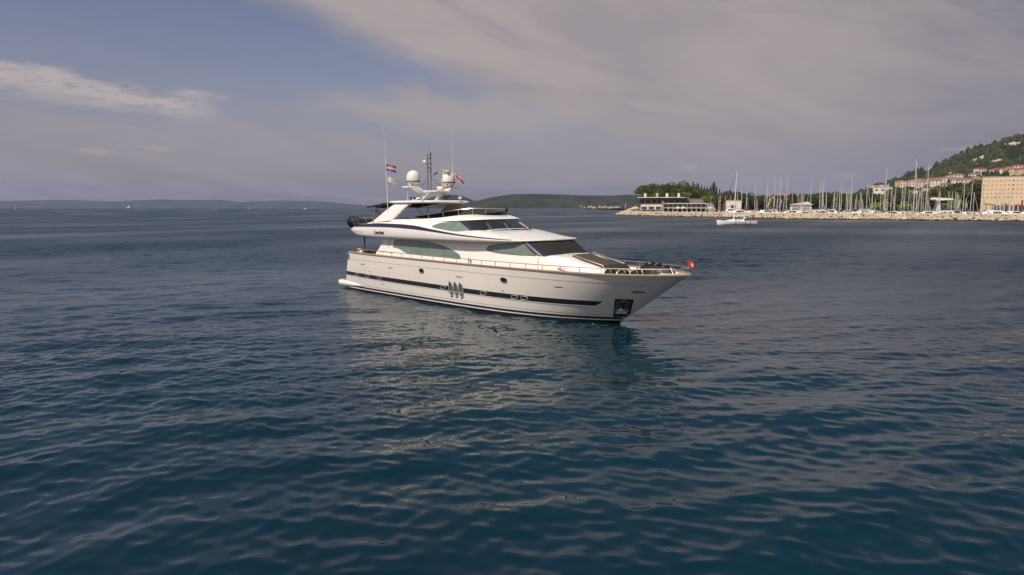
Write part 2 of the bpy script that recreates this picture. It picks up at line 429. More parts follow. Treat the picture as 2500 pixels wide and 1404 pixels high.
# transom
def transom(rows, m):
    vs = []; fs = []
    for r in rows: vs += [r[0], r[-1]]
    for i in range(len(rows)-1): fs.append((2*i, 2*i+1, 2*i+3, 2*i+2))
    hull.add(vs, fs, m)
transom(hull_rows(zl), 'antifoul'); transom(body_rows, 'hull')
hull.build('hull', yacht, recalc=True, ang=30)

# bulwark inner face and deck
DECKZ = 1.95
inner = MB(); ra = []; rb = []
for u in US:
    p = hull_xyz(u, interp(ZS, u)); k = max(0, -p.y-.10)
    q = hull_xyz(min(u, .985), DECKZ); kq = max(0, -q.y-.12)
    ra.append(Vector((p.x if u < .98 else p.x-.1, -k, p.z-.01))); rb.append(Vector((min(q.x, p.x-.1), -min(k, kq), DECKZ+.40*max(0, min(1, (p.x-22.5)/2.5)))))
def mir(row): return row+[Vector((p.x, -p.y, p.z)) for p in row[::-1]]
inner.grid([mir(ra), mir(rb)], 'gel'); inner.build('bulwark', yacht)
dk = MB(); dk.add(mir(rb), [tuple(range(2*len(rb)))], 'deck'); dk.build('main_deck', yacht, smooth=False)
# transom inner wall
# teak cap rail: closed ribbon round the bulwark top
cap = MB(); sec = [(.05, -.02), (.055, .035), (.03, .05), (-.12, .05), (-.13, .0)]
rows = []
for u in US:
    p = hull_xyz(u, interp(ZS, u)); row = []
    for o, dz_ in sec:
        y = p.y-o; y = min(y, 0.)
        row.append(Vector((p.x+(.06 if u > .97 and o > 0 else 0)-(.16 if u > .985 and o < 0 else 0), y, p.z+dz_)))
    rows.append(row)
full = rows+[[Vector((p.x, -p.y, p.z)) for p in row] for row in rows[::-1]]
cap.grid(full, 'teak', close=True)
zz = interp(ZS, 0)
cap.box((.93, 0, zz+.015), (.16, 5.9, .07), 'teak')
cap.build('cap_rail', yacht)
bowpad = MB(); bowpad.plan([(26.9, -.72), (27.6, -.42), (28.0, -.12), (28.0, .12), (27.6, .42), (26.9, .72)], 2.79, 2.86, 'gel'); bowpad.build('bow_plate', yacht, smooth=False)

def hull_strip(name, zb, zt, x0, x1, off, m, n=90, thick=True, parent=yacht, both=True):
    """ribbon lying on the hull: zb/zt are functions of x"""
    for sgn in ((1, -1) if both else (1,)):
        o = MB(); a, b, c, d = [], [], [], []
        for i in range(n+1):
            x = x0+(x1-x0)*i/n
            for L, z, of in ((a, zb(x), .0), (b, zb(x), off), (c, zt(x), off), (d, zt(x), .0)):
                p = hull_xyz(min(.999, hull_uv(x, z)), z, of); L.append(Vector((p.x, p.y*sgn, p.z)))
        o.grid([a, b, c, d] if thick else [b, c], m); o.build(name, parent, ang=40)
K = lambda v: (lambda x: v)
hull_strip('boot_stripe', K(.14), K(.20), .1, 23.9, .006, 'gel')
hull_strip('boot_stripe', K(.205), K(.34), .1, 24.3, .008, 'navy')
hull_strip('groove_shade', K(.455), K(.475), .4, 24.3, .006, 'line')  # shade of the two hull grooves, drawn as thin grey strips
hull_strip('groove_shade', lambda x: 2.28+.0*x, lambda x: 2.30, .95, 26.3, .005, 'line')
hull_strip('hull_stripe', lambda x: lin([(.4, 1.09), (5, 1.02), (19, .96), (23.5, .97), (23.98, 1.23)], x),
           lambda x: lin([(.4, 1.36), (5, 1.31), (19, 1.26), (23.98, 1.26)], x), .45, 23.98, .008, 'stripe', n=120)
hull_strip('stripe_highlight', lambda x: lin([(.4, 1.055), (5, .985), (19, .925), (23.5, .93), (24.03, 1.21)], x),
           lambda x: lin([(.4, 1.085), (5, 1.015), (19, .955), (23.5, .962), (24.03, 1.24)], x), .45, 24.0, .02, 'gel', n=120)  # raised pale strip stands in for the highlight on the stripe's recess edge

def on_hull(x, z, off=.0):
    u = min(.999, hull_uv(x, z)); p = hull_xyz(u, z, off)
    a = hull_xyz(min(.999, u+.004), z)-hull_xyz(u-.004, z); b = hull_xyz(u, z+.03)-hull_xyz(u, z-.03)
    n = a.cross(b).normalized()
    if n.y > 0: n = -n
    a.normalize(); b = (b-a*a.dot(b)).normalized()
    return p, a, b, n
def oval(pa, w, h, n=24, sq=2.6):
    p, a, b, nn = pa; out = []
    for i in range(n):
        t = 2*math.pi*i/n; c, s_ = math.cos(t), math.sin(t)
        out.append(p+a*(w/2*math.copysign(abs(c)**(2/sq), c))+b*(h/2*math.copysign(abs(s_)**(2/sq), s_)))
    return out
def porthole(x, z, w, h, m='glassd', name='porthole', sq=3.2, rim=.022):
    for sgn in (1, -1):
        pa = on_hull(x, z); nn = pa[3]
        f = MB(); pts = [q+nn*.012 for q in oval(pa, w, h, sq=sq)]
        fl = lambda L: [Vector((q.x, q.y*sgn, q.z)) for q in L]
        f.tube(fl(pts), rim, 'rim', 6, closed=True)
        fr = f.build(name, yacht)
        g = MB(); g.add(fl([q+nn*.012 for q in oval(pa, w, h, sq=sq)]), [tuple(range(24))], m); g.build('pane', fr, smooth=False)
for x, z in [(2.1, 1.23), (3.6, 1.20), (5.29, 1.17), (12.55, 1.14), (16.29, 1.12), (18.74, 1.11), (19.44, 1.11)]:
    porthole(x, z, .50, .20)
for x in (13.35, 13.84, 14.33): porthole(x, 1.13, .34, .92, 'oglass', 'oval_window', 2.1, .05)
for x in (10.43, 18.11): porthole(x, 2.05 if x < 11 else 2.03, .50, .29, 'glassd')
porthole(25.86, 1.90, .62, .15, 'slot', 'fairlead', 2.6, .03)
for nm, x0, x1, z in (('hull_vent', 2.8, 3.4, 2.02), ('hull_vent', 6.45, 7.05, 1.99), ('hull_vent', 13.95, 14.55, 1.93), ('hull_vent', 21.65, 22.15, 1.92)):
    hull_strip(nm, K(z-.018), K(z+.018), x0, x1, .012, 'slot', 6)
for x, z in ((4.0, 1.55), (5.6, .78), (17.9, 1.38)): hull_strip('drain_fitting', K(z-.03), K(z+.03), x-.06, x+.06, .015, 'slot', 3)
# anchor pocket: dark polished recess panel with the anchor stowed in it
def pkx(z, q):
    xl = 23.97+.617*(z-.37); xr = min(24.8+.76*(z-.6), 24.04+4.1*z/2.8-.04); return xl+(xr-xl)*q
for sgn in (1, -1):
    def hp(z, q, o):
        x = pkx(z, q); p = hull_xyz(min(.996, hull_uv(x, z)), z, o); return Vector((p.x, p.y*sgn, p.z))
    pk = MB(); pk.grid([[hp(.36+1.08*i/10, j/10, .012) for j in range(11)] for i in range(11)], 'pocket'); pkt = pk.build('anchor_pocket', yacht)
    o = MB(); o.grid([[hp(.44+.90*i/8, .08+.84*j/8, .016) for j in range(9)] for i in range(9)], 'slot'); o.build('pocket_plate', pkt)
    an = MB()
    an.tube([hp(1.36, .50, .06), hp(.85, .52, .09)], .028, 'steel', 8)
    an.tube([hp(.72, .14, .05), hp(.80, .30, .08), hp(.86, .52, .11), hp(.80, .74, .08), hp(.74, .90, .05)], .034, 'steel', 8)
    an.tube([hp(1.36, .36, .05), hp(1.30, .5, .08), hp(1.37, .64, .05)], .02, 'steel', 6)
    for q0, q1 in ((.16, .30), (.84, .72)):
        an.add([hp(.70, q0, .07), hp(.76, q1, .10), hp(1.0, q1+(q0-q1)*.2, .07), hp(1.15, q0, .04)], [(0, 1, 2, 3)], 'steel')
    an.add([hp(.56, .10, .03), hp(.56, .86, .03), hp(.80, .70, .05), hp(.80, .3, .05)], [(0, 1, 2, 3)], 'gel')
    an.add([hp(1.34, .30, .03), hp(.86, .44, .05), hp(.90, .30, .05), hp(1.30, .16, .03)], [(0, 1, 2, 3)], 'steel')
    an.add([hp(1.34, .70, .03), hp(.86, .58, .05), hp(.90, .72, .05), hp(1.30, .86, .03)], [(0, 1, 2, 3)], 'steel')
    an.add([hp(.62, .05, .03), hp(1.28, .10, .03), hp(1.30, .18, .03), hp(.72, .14, .03)], [(0, 1, 2, 3)], 'steel')
    an.build('anchor', pkt)
# swim platform with side fairings that run forward along the hull
sp = MB(); rows = []
for i in range(25):
    x = -1.12+4.1*i/24
    k = max(0, (x-.2)/2.8) if x > .2 else 0
    zt = .60-.13*k; zb_ = .24+.10*k
    hb = (-hull_xyz(max(0, min(1, hull_uv(x, .45))), .45).y) if x > 0 else 2.83
    yo = hb+.13*(1-k)**.7*(1 if x > -.8 else .85) if x > 0 else 2.93-.35*max(0, (-.7-x)/.42)**2
    rows.append([(x, -yo+.35, zb_), (x, -yo+.06, zb_), (x, -yo, zb_+.10), (x, -yo, zt-.10), (x, -yo+.05, zt-.02), (x, -yo+.14, zt), (x, -yo+.5, zt)])
full = [[Vector(p) for p in r]+[Vector((p[0], -p[1], p[2])) for p in r[::-1]] for r in rows if r[0][0] <= 0.3]
sp.grid(full, 'gel', close=True, caps=True)
for sgn in (1, -1):
    sp.grid([[Vector((p[0], p[1]*sgn, p[2])) for p in r] for r in rows if r[0][0] >= 0.1], 'gel')
sp.build('swim_platform', yacht)
tk = MB(); tk.box((-.45, 0, .612), (1.1, 5.2, .02), 'teak')
tk.build('platform_planking', yacht)
cl = MB(); cl.tube([(-.28, -2.6, .6), (-.28, -2.6, .78), (-.10, -2.6, .84), (.05, -2.6, .78), (.05, -2.6, .6)], .03, 'mastp'); cl.build('platform_handle', yacht)
# stern fairlead at the quarter
fl_ = MB(); fl_.tube([Vector((.92, -2.98, 2.32)), (1.06, -3.04, 2.42), (1.08, -3.05, 2.58), (.96, -3.0, 2.68)], .05, 'steel'); fl_.box((.98, -2.96, 2.5), (.16, .12, .26), 'slot'); fl_.build('mooring_fairlead', yacht)

# guard rails along both sides
for sgn in (1, -1):
    gr = MB(); pts = []; us = [.045+(.985-.045)*i/70 for i in range(71)]
    def rp(u, dz_): 
        p = hull_xyz(u, interp(ZS, u)); h = .30 if u > .12 else .30
        return Vector((p.x, (min(0, p.y+.05))*sgn, p.z+.04+dz_))
    top = [rp(u, .26) for u in us]
    gr.tube(top, .022, 'rim', 6); rail = gr.build('guard_rail', yacht)
    nst = 21
    for i in range(nst):
        u = .095+(.955-.095)*i/(nst-1); s_ = MB(); s_.tube([rp(u, 0), rp(u, .26)], .018, 'rim', 6); s_.build('stanchion', rail)
pulp = MB(); pulp.tube([hull_xyz(.985, 2.83)+Vector((0, .05, .30)), (27.95, -.12, 3.14), (28.1, 0, 3.16), (27.95, .12, 3.14), Vector((hull_xyz(.985, 2.83).x, -hull_xyz(.985, 2.83).y-.05, 3.13))], .024, 'steel', 6)
pulp.build('bow_pulpit', yacht)

# ------------------------------------------------------------ main cabin
SB = [(4, 2.58), (6, 2.62), (14, 2.62), (17, 2.54), (18.6, 2.34), (19.85, 2.10), (21.5, 1.8)]
def sideb(x, z): return interp(SB, x)-.09*(z-3)-(.10*max(0, z-3.75))
def xaft(z): return lin([(1.9, 4.0), (2.76, 4.12), (2.95, 4.2), (3.1, 4.45), (3.38, 4.7), (4.0, 5.34), (4.3, 5.6)], z)
def xk(z): return 19.85-(z-3.43)*1.6
def xc(z): return 20.66-(z-3.43)*1.6
def front(y, z):
    yk = sideb(xk(z), z); return xc(z)-(xc(z)-xk(z))*(min(1, abs(y)/yk))**3.2
cab = MB(); rows = []
for k in range(19):
    z = 1.9+(4.24-1.9)*k/18
    if z < 3.42: zf = 3.42
    else: zf = z
    row = []
    x0, x1 = xaft(z), xk(zf)
    for i in range(40):
        x = x0+(x1-x0)*i/39; row.append((x, -sideb(x, z), z))
    yk = sideb(x1, z)
    for i in range(1, 17):
        y = -yk*math.cos(i/16*math.pi/2); row.append((front(y, zf), y, z))
    rows.append(mirror(row))
cab.grid(rows, 'gel'); cab.add([r for r in rows[-1]], [tuple(range(len(rows[-1])))], 'gel')
cab.build('main_cabin', yacht, ang=28)
bk = MB(); bk.box((5.9, 0, 3.1), (.1, 5.0, 2.25), 'glassd'); bk.build('saloon_door', yacht)

def side_patch(name, top, bot, surf, off, m, n=40, mm=8, parent=yacht, sgns=(1, -1)):
    out = []
    for sgn in sgns:
        o = MB(); x0, x1 = top[0][0], top[-1][0]; xs = sorted(set([x0+(x1-x0)*i/n for i in range(n+1)]+[p[0] for p in top]+[p[0] for p in bot if x0 <= p[0] <= x1])); cols = []
        for x in xs:
            zt, zb_ = lin(top, x), lin(bot, x); cols.append([(x, -(surf(x, zb_+(zt-zb_)*j/mm)+off)*sgn, zb_+(zt-zb_)*j/mm) for j in range(mm+1)])
        o.grid(cols, m); out.append(o.build(name, parent, ang=60))
    return out
def smooth_poly(ctrl, n=8):
    """densify x-ordered polyline smoothly"""
    xs = []
    for a, b in zip(ctrl, ctrl[1:]): xs += [a[0]+(b[0]-a[0])*i/n for i in range(n)]
    xs.append(ctrl[-1][0]); return [(x, interp(ctrl, x)) for x in xs]
sal_t = smooth_poly([(6.36, 3.42), (6.42, 3.80), (6.6, 3.87), (8.85, 3.88), (10.0, 3.86), (10.8, 3.82), (12.17, 3.63), (13.0, 3.42), (13.55, 3.24), (13.75, 3.12), (13.80, 3.02)], 4)
sal_b = [(6.36, 3.40), (6.45, 3.37), (7.0, 3.34), (7.3, 3.27), (7.6, 3.17), (7.9, 3.09), (8.3, 3.03), (8.9, 3.01), (12.2, 2.99), (13.6, 2.97), (13.80, 2.99)]
grow = lambda L, d: [(x, z+d) for x, z in L]
side_patch('window_frame', grow(sal_t, .035), grow(sal_b, -.035), sideb, .004, 'line')
sw = side_patch('salon_window', sal_t, sal_b, sideb, .010, 'glass')
for k_, wd in enumerate(sw):
    for x in (9.45, 12.1):
        o = MB(); sg = 1 if k_ == 0 else -1
        o.grid([[(xx, -(sideb(xx, z)+.016)*sg, z) for z in (2.99, 3.2, 3.4, 3.60, lin(sal_t, xx))] for xx in (x-.015, x+.015)], 'slot'); o.build('mullion', wd)
fr_t = smooth_poly([(16.10, 3.68), (16.18, 3.78), (16.45, 3.87), (17.58, 4.01), (18.3, 4.08), (18.72, 4.10)], 4)+[(19.77, 3.47)]
fr_b = [(16.10, 3.66), (16.2, 3.60), (16.45, 3.55), (17.0, 3.50), (17.58, 3.47), (18.7, 3.44), (19.78, 3.455)]
side_patch('window_frame', grow(fr_t, .03), grow(fr_b, -.03), sideb, .004, 'slot')
side_patch('forward_window', fr_t, fr_b, sideb, .010, 'glass')
# corner pillars: dark band, polished strip, dark band; then the windscreen with its woven cover
def wsb(q): return 3.43+.09*(1-abs(q)**2)
def front_patch(name, q0, q1, m, off, n=32, z1=4.19):
    o = MB(); rows = []
    for j in range(n+1):
        q = q0+(q1-q0)*j/n; row = []
        for i in range(9):
            z = wsb(q)+(z1-wsb(q))*i/8; yk = sideb(xk(z), z); y = q*yk; e = .01
            tx = (front(y+e, z)-front(y-e, z))/(2*e) if abs(q) < .97 else (-2.2 if q > 0 else 2.2)
            nrm = Vector((1, -tx, .6)).normalized()
            row.append(Vector((front(y, z), y, z))+nrm*off)
        rows.append(row)
    o.grid(rows, m); return o.build(name, yacht, ang=60)
front_patch('windscreen_cover', -.80, .80, 'mesh', .02)
for sg in (1, -1):
    front_patch('pillar_trim', .995*sg, .79*sg, 'navy', .012, 10)
    front_patch('pillar_strip', .955*sg, .905*sg, 'steel', .03, 4)
wb = MB(); pts = []
for j in range(41):
    q = -.9+1.8*j/40; z = wsb(q); y = q*sideb(xk(z), z); pts.append((front(y, z)+.03, y, z))
wb.tube(pts, .028, 'navy', 6); wb.build('windscreen_gasket', yacht)
# emblem on the cabin quarter
em = MB()
def ev(a, r0, cx, cz, t0, t1, rx=1.): return [(cx+rx*r0*math.cos(t0+(t1-t0)*i/12), -(sideb(cx, cz)+.012), cz+r0*math.sin(t0+(t1-t0)*i/12)) for i in range(13)]
for cx, cz, r_, t0, t1 in ((5.98, 3.82, .08, 0, 6.2), (5.90, 3.66, .11, .4, 5.0), (5.84, 3.5, .09, 2.2, 7.2), (5.72, 3.42, .07, 0, 4), (6.0, 3.55, .07, 3.2, 6.8)):
    em.tube(ev(0, r_, cx, cz, t0, t1), .010, 'line', 5)
em.build('emblem', yacht)
cb = MB(); cb.tube([(x, -(sideb(x, 3.02)+.02), 3.03-.01*(x-4.6)) for x in (4.55, 5.2, 5.85, 6.5)], .02, 'line', 6); cb.build('cabin_handle', yacht)
cb = MB(); cb.tube([(x, -(sideb(x, 3.02)+.02)+.35, 2.86) for x in (20.95, 21.5, 22.1)], .02, 'line', 6)
# wall-mounted deck shower hook
hk = MB(); hk.tube([(14.6, -2.66, 2.75), (14.62, -2.72, 3.0), (14.75, -2.74, 3.1), (14.9, -2.73, 3.02)], .022, 'beige', 6); hk.tube([(14.86, -2.72, 3.05), (14.86, -2.72, 2.7)], .03, 'steel', 6); hk.build('deck_lamp', yacht)

# ------------------------------------------------------------ foredeck trunk
TW = [(19.6, 1.98), (20.3, 1.97), (21, 1.90), (22, 1.74), (23, 1.52), (23.8, 1.28), (24.4, 1.05), (24.75, .8), (24.9, .4)]
TZ = [(19.6, 3.50), (20.5, 3.54), (21.2, 3.47), (22.0, 3.28), (22.8, 3.12), (23.6, 2.96), (24.2, 2.82), (24.7, 2.66), (24.9, 2.45)]
tr = MB(); rows = []
for i in range(41):
    x = 19.6+5.3*i/40; b, zt = interp(TW, x), interp(TZ, x); row = []
    for q in range(5): row.append((x, -(b+.12*(1-q/4)), 1.92+(zt-.42-1.92)*q/4))
    for q in range(1, 9):
        t = q/8*math.pi/2; rr_ = min(.62, b*.55)
        row.append((x, -(b-rr_*(1-math.cos(t))), zt-.42+.36*math.sin(t)))
    row.append((x, -b*.3, zt-.02)); row.append((x, 0, zt)); rows.append(mirror(row))
tr.grid(rows, 'gel'); tr.add(rows[-1], [tuple(range(len(rows[-1])))], 'gel'); tr.build('foredeck_trunk', yacht, ang=40)
def tz(x, y): return interp(TZ, x)
pad = MB(); rows = []
for i in range(13):
    x = 21.30+2.30*i/12
    z0 = interp(TZ, x)
    rows.append([(x, -.80, z0-.12), (x, -.80, z0+.04), (x, -.74, z0+.07), (x, 0, z0+.08), (x, .74, z0+.07), (x, .80, z0+.04), (x, .80, z0-.12)])
pad.grid(rows, 'olive', caps=True); pad.build('sun_pad', yacht, ang=50)
bkr = MB(); rows = []
for x, z0 in ((23.6, 3.06), (23.66, 3.10), (23.78, 3.08), (24.0, 2.92), (24.3, 2.66), (24.42, 2.4)):
    rows.append([(x, -.82, z0-.5), (x, -.81, z0-.06), (x, -.74, z0), (x, 0, z0+.02), (x, .74, z0), (x, .81, z0-.06), (x, .82, z0-.5)])
bkr.grid(rows, 'olived', caps=True); bkr.build('bow_seat', yacht, ang=50)
for sgn in (1, -1):
    h = MB(); h.tube([(21.2, -.98*sgn, interp(TZ, 21.2)), (21.25, -.98*sgn, interp(TZ, 21.25)+.14), (22.4, -.96*sgn, interp(TZ, 22.4)+.12), (23.55, -.92*sgn, interp(TZ, 23.55)+.10), (23.6, -.92*sgn, interp(TZ, 23.6)-.02)], .024, 'steel', 6)
    h.tube([(22.4, -.96*sgn, interp(TZ, 22.4)-.05), (22.4, -.96*sgn, interp(TZ, 22.4)+.12)], .02, 'steel', 6); h.build('pad_rail', yacht)
dt = MB(); dt.box((21.6, -1.93, 2.84), (.7, .04, .025), 'line'); dt.box((21.3, -1.50, 3.30), (.10, .05, .02), 'slot'); dt.build('trunk_vent', yacht)

# ------------------------------------------------------------ upper deck: wing sides and lower roof
UW = [(1.45, 2.95), (2.2, 3.08), (4, 3.12), (14.5, 3.12), (16.2, 3.02), (17.4, 2.85), (18.2, 2.66), (18.75, 2.40), (19.12, 2.0), (19.38, 1.45), (19.52, .8), (19.58, .25), (19.59, 0)]
UB = [(1.45, 4.30), (1.9, 4.16), (2.6, 4.08), (4, 4.05), (12, 4.05), (15, 4.08), (17.5, 4.12), (18.8, 4.17), (19.59, 4.22)]
UC = [(1.45, 4.55), (1.8, 4.64), (3, 4.70), (6.5, 4.74), (9.6, 4.67), (12, 4.54), (14.1, 4.41), (17, 4.29), (18.7, 4.25), (19.59, 4.26)]
UT = [(1.45, 4.58), (2.2, 4.72), (2.7, 4.84), (4, 4.93), (5.5, 4.99), (8, 4.98), (9.5, 4.92), (11.4, 4.73), (14, 4.50), (17, 4.34), (18.8, 4.27), (19.59, 4.28)]
UZ = [(1.45, 4.60), (3, 4.62), (12, 4.70), (15.4, 4.74), (16.6, 4.68), (18.1, 4.52), (19.2, 4.34), (19.59, 4.28)]
def usec(x):
    w_, zb_, zc, zt, zz_ = interp(UW, x), interp(UB, x), interp(UC, x), interp(UT, x), interp(UZ, x)
    k = min(1, w_/1.2); fwd = max(0, min(1, (x-15)/3))
    row = [(x, 0, zb_+.02), (x, -w_*.6, zb_+.01), (x, -(w_-.10*k), zb_)]
    for q in range(1, 8):
        t = q/8; row.append((x, -(w_-.10*k+(.16*k)*math.sin(t*math.pi*.5)**.6-.05*k*t), zb_+(zc-zb_)*t))
    row += [(x, -(w_+.01), zc), (x, -(w_-.02*k), zc+.01), (x, -(w_-.12*k), zt)]
    # roof / deck surface inward
    y3 = w_-.16*k
    hi = zz_
    ss_ = fwd
    row.append((x, -y3, zt+.012))
    for q in range(1, 9):
        t = q/8; y = -y3*(1-t)
        flat = zt+.012+(hi-zt-.012)*min(1, t*6)*(1-ss_)+(hi-zt-.012)*ss_*math.sin(t*math.pi/2)
        row.append((x, y, flat))
    return row
ud = MB(); rows = []
for x in [1.45, 1.5, 1.6, 1.8]+[2+i*.35 for i in range(49)]+[19.2, 19.3, 19.38, 19.45, 19.5, 19.54, 19.57, 19.585]:
    rows.append(mirror(usec(x)))
ud.grid(rows, 'gel', close=False, caps=True); ud.build('upper_deck', yacht, ang=32)
for sgn in (1, -1):
    o = MB(); rows = []
    for i in range(81):
        x = 2.25+(18.3-2.25)*i/80; w_, zc, zt = interp(UW, x), interp(UC, x), interp(UT, x)
        if x < 2.9: zt = min(zt, zc+.02+(x-2.25)*.35)
        rows.append([(x, -(w_+.016-.0)*sgn, zc+.004), (x, -(w_-.005)*sgn, zc+.016), (x, -(w_-.105)*sgn, zt+.002)])
    o.grid(rows, 'stripe'); o.build('side_stripe', yacht)
    o = MB(); o.tube([(1.5+.2*i, -(interp(UW, 1.5+.2*i)+.052)*sgn, 4.40) for i in range(10)], .008, 'line', 5); o.build('trim_line', yacht)
for sgn in (1, -1):
    o = MB(); o.tube([(2.5, -2.5*sgn, 1.95), (2.5, -2.5*sgn, 4.1)], .05, 'slot', 10); o.build('deck_post', yacht)

# flybridge shell
BOT = [(3.6, -3.0, 4.94), (5.5, -3.0, 5.0), (7.5, -3.0, 4.99), (9.5, -2.98, 4.93), (11.4, -2.93, 4.74), (13.2, -2.80, 4.62), (14.4, -2.52, 4.60), (15.0, -2.26, 4.64), (15.42, -1.88, 4.70), (15.78, -1.2, 4.77), (15.95, 0, 4.79)]
HEAD = [(3.7, -2.96, 4.95), (5.5, -2.78, 5.10), (7.5, -2.72, 5.18), (9.5, -2.68, 5.22), (11.2, -2.62, 5.22), (12.4, -2.52, 5.25), (13.3, -2.34, 5.28), (13.9, -2.10, 5.31), (14.35, -1.7, 5.34), (14.72, -1.0, 5.37), (14.86, 0, 5.38)]
COAM = [(3.8, -2.90, 4.97), (5.6, -2.70, 5.22), (7.4, -2.64, 5.29), (9.3, -2.60, 5.34), (10.8, -2.53, 5.40), (11.7, -2.42, 5.46), (12.5, -2.18, 5.55), (13.1, -1.82, 5.62), (13.55, -1.35, 5.65), (13.86, -.7, 5.63), (13.96, 0, 5.61)]
NU = 72
def shell(t, v):
    a, b = crv(BOT, t), crv(HEAD, t); return Vector([a[k]+(b[k]-a[k])*v for k in range(3)])
fb = MB(); rows = []
for j in range(9): rows.append(mirror([tuple(shell(i/NU, j/8)) for i in range(NU+1)]))
for j in range(1, 9):
    row = []
    for i in range(NU+1):
        t = i/NU; h, c = crv(HEAD, t), crv(COAM, t); q = (j-1)/7
        lip = .10*min(1, max(0, (t-.38)/.15)); bulge = math.sin(math.pi*q)*.05
        hx = h[0]+lip*(1 if t > .7 else .2)*(1-q)+bulge*.5*(t > .7); hy = h[1]-lip*.7*(1-q)-bulge*.5*(h[1] < -.5)
        zz_ = (h[2]+.03)+(c[2]-h[2]-.03)*q
        if j == 1: zz_ = h[2]+.0
        row.append((hx+(c[0]-hx)*q, hy+(c[1]-hy)*q, zz_+.03*math.sin(math.pi*q)))
    rows.append(mirror(row))
fb.grid(rows, 'gel')
fb.build('flybridge', yacht, ang=32)
# inner floor and inner coaming so that the bridge is closed
fi = MB(); inr = []
for i in range(NU+1):
    c = crv(COAM, i/NU); k = .93; inr.append((c[0]-(.15 if i > 50 else 0), c[1]*k, c[2]-.01))
lo = [(p[0], p[1], 4.72) for p in inr]
fi.grid([mirror([crv(COAM, i/NU) for i in range(NU+1)]), mirror(inr), mirror(lo)], 'gel'); fi.add(mirror(lo), [tuple(range(2*NU+1))], 'deck'); fi.build('flybridge_floor', yacht)
# upper windows on the shell
def shell_patch(name, t0, t1, vt, vb, m, off, n=30, mm=6):
    for sgn in (1, -1):
        o = MB(); rows = []
        for i in range(n+1):
            t = t0+(t1-t0)*i/n; row = []
            for j in range(mm+1):
                v = vb(t)+(vt(t)-vb(t))*j/mm; p = shell(t, v)
                n_ = (shell(min(1, t+.005), v)-shell(t-.005, v)).cross(shell(t, v+.05)-shell(t, v-.05)).normalized()
                if n_.y > 0: n_ = -n_
                p = p+n_*off; row.append((p.x, p.y*sgn, p.z))
            rows.append(row)
        o.grid(rows, m); o.build(name, yacht, ang=60)
def s_at(x, z):
    best = None
    for i in range(400):
        t = i/400
        a, b = crv(BOT, t), crv(HEAD, t); v = (z-a[2])/max(.05, b[2]-a[2])
        if -.2 < v < 1.3:
            xx = a[0]+(b[0]-a[0])*v
            if best is None or abs(xx-x) < best[0]: best = (abs(xx-x), t, v)
    return best[1:]
top_pts = [s_at(x, z) for x, z in [(11.30, 4.93), (11.5, 5.02), (11.85, 5.10), (12.73, 5.20), (13.35, 5.25)]]+[s_at(14.6, 4.68)]
bot_pts = [s_at(x, z) for x, z in [(11.30, 4.90), (11.42, 4.84), (11.9, 4.79), (13.0, 4.68), (14.6, 4.66)]]
TT0, TT1 = top_pts[0][0], top_pts[-1][0]
shell_patch('window_frame', TT0-.004, TT1+.004, lambda t: lin(top_pts, t)+.06, lambda t: lin(bot_pts, t)-.06, 'line', .006)
shell_patch('upper_window', TT0, TT1, lambda t: lin(top_pts, t), lambda t: lin(bot_pts, t), 'glass', .012)
# front screen of the upper helm (dark) and navy corner pillar
def fpatch(name, tA, tB, v0, v1, m, off, sgns=(1, -1), slant=0.):
    for sgn in sgns:
        o = MB(); rows = []
        for i in range(25):
            row = []
            for j in range(7):
                v = v0+(v1-v0)*j/6; a_, b_ = tA(v), tB(v); t = a_+(b_-a_)*i/24
                p = shell(min(1, t), v); q = Vector((p.x-12.4, p.y, 0)).normalized(); p = p+q*off+Vector((0, 0, off*.5)); row.append((p.x, p.y*sgn, p.z))
            rows.append(row)
        o.grid(rows, m); o.build(name, yacht, ang=60)
tp = lambda x, z: s_at(x, z)[0]
fpatch('corner_pillar', lambda v: TT1-.004-(TT1-top_pts[-2][0]-.002)*max(0, v)**1.0, lambda v: TT1+.045-.02*v, .03, 1.0, 'navy', .016)
WT = TT1+.045
fpatch('helm_windscreen', lambda v: WT-.02*v, lambda v: 1.0, .06, .985, 'glassd', .012)
hm = MB()
for tt in (.86, 1.0):
    pts = []
    for j in range(5):
        p = shell(tt, .04+.92*j/4); q = Vector((p.x-12.4, p.y, 0)).normalized(); pts.append(p+q*.03)
    hm.tube(pts, .028, 'slot', 5)
    if tt < 1: hm.tube([(p.x, -p.y, p.z) for p in pts], .028, 'slot', 5)
hm.build('mullion', yacht)
for tt, sg in ((.835, 1), (.955, 1), (.90, -1)):
    p = shell(tt, -.05); q = shell(tt, .62); wv = MB(); d_ = Vector((p.x-12.4, p.y, 0)).normalized()
    a = p+d_*.10; b = q+d_*.10+Vector((.0, .12, 0))
    wv.tube([(a.x, a.y*sg, a.z), (b.x, b.y*sg, b.z)], .020, 'rim', 6); wv.box((a.x, a.y*sg, a.z), (.16, .10, .06), 'rim'); wv.build('wiper', yacht)
nv = MB(); nv.lathe([(.0, 0), (.05, .01), (.05, .12), (0, .14)], 'slot', 8, (16.1, 1.0, 4.76)); nv.tube([(16.0, .8, 4.76), (15.9, .9, 4.96), (16.2, 1.1, 4.91)], .03, 'slot', 5); nv.build('deck_fitting', yacht)

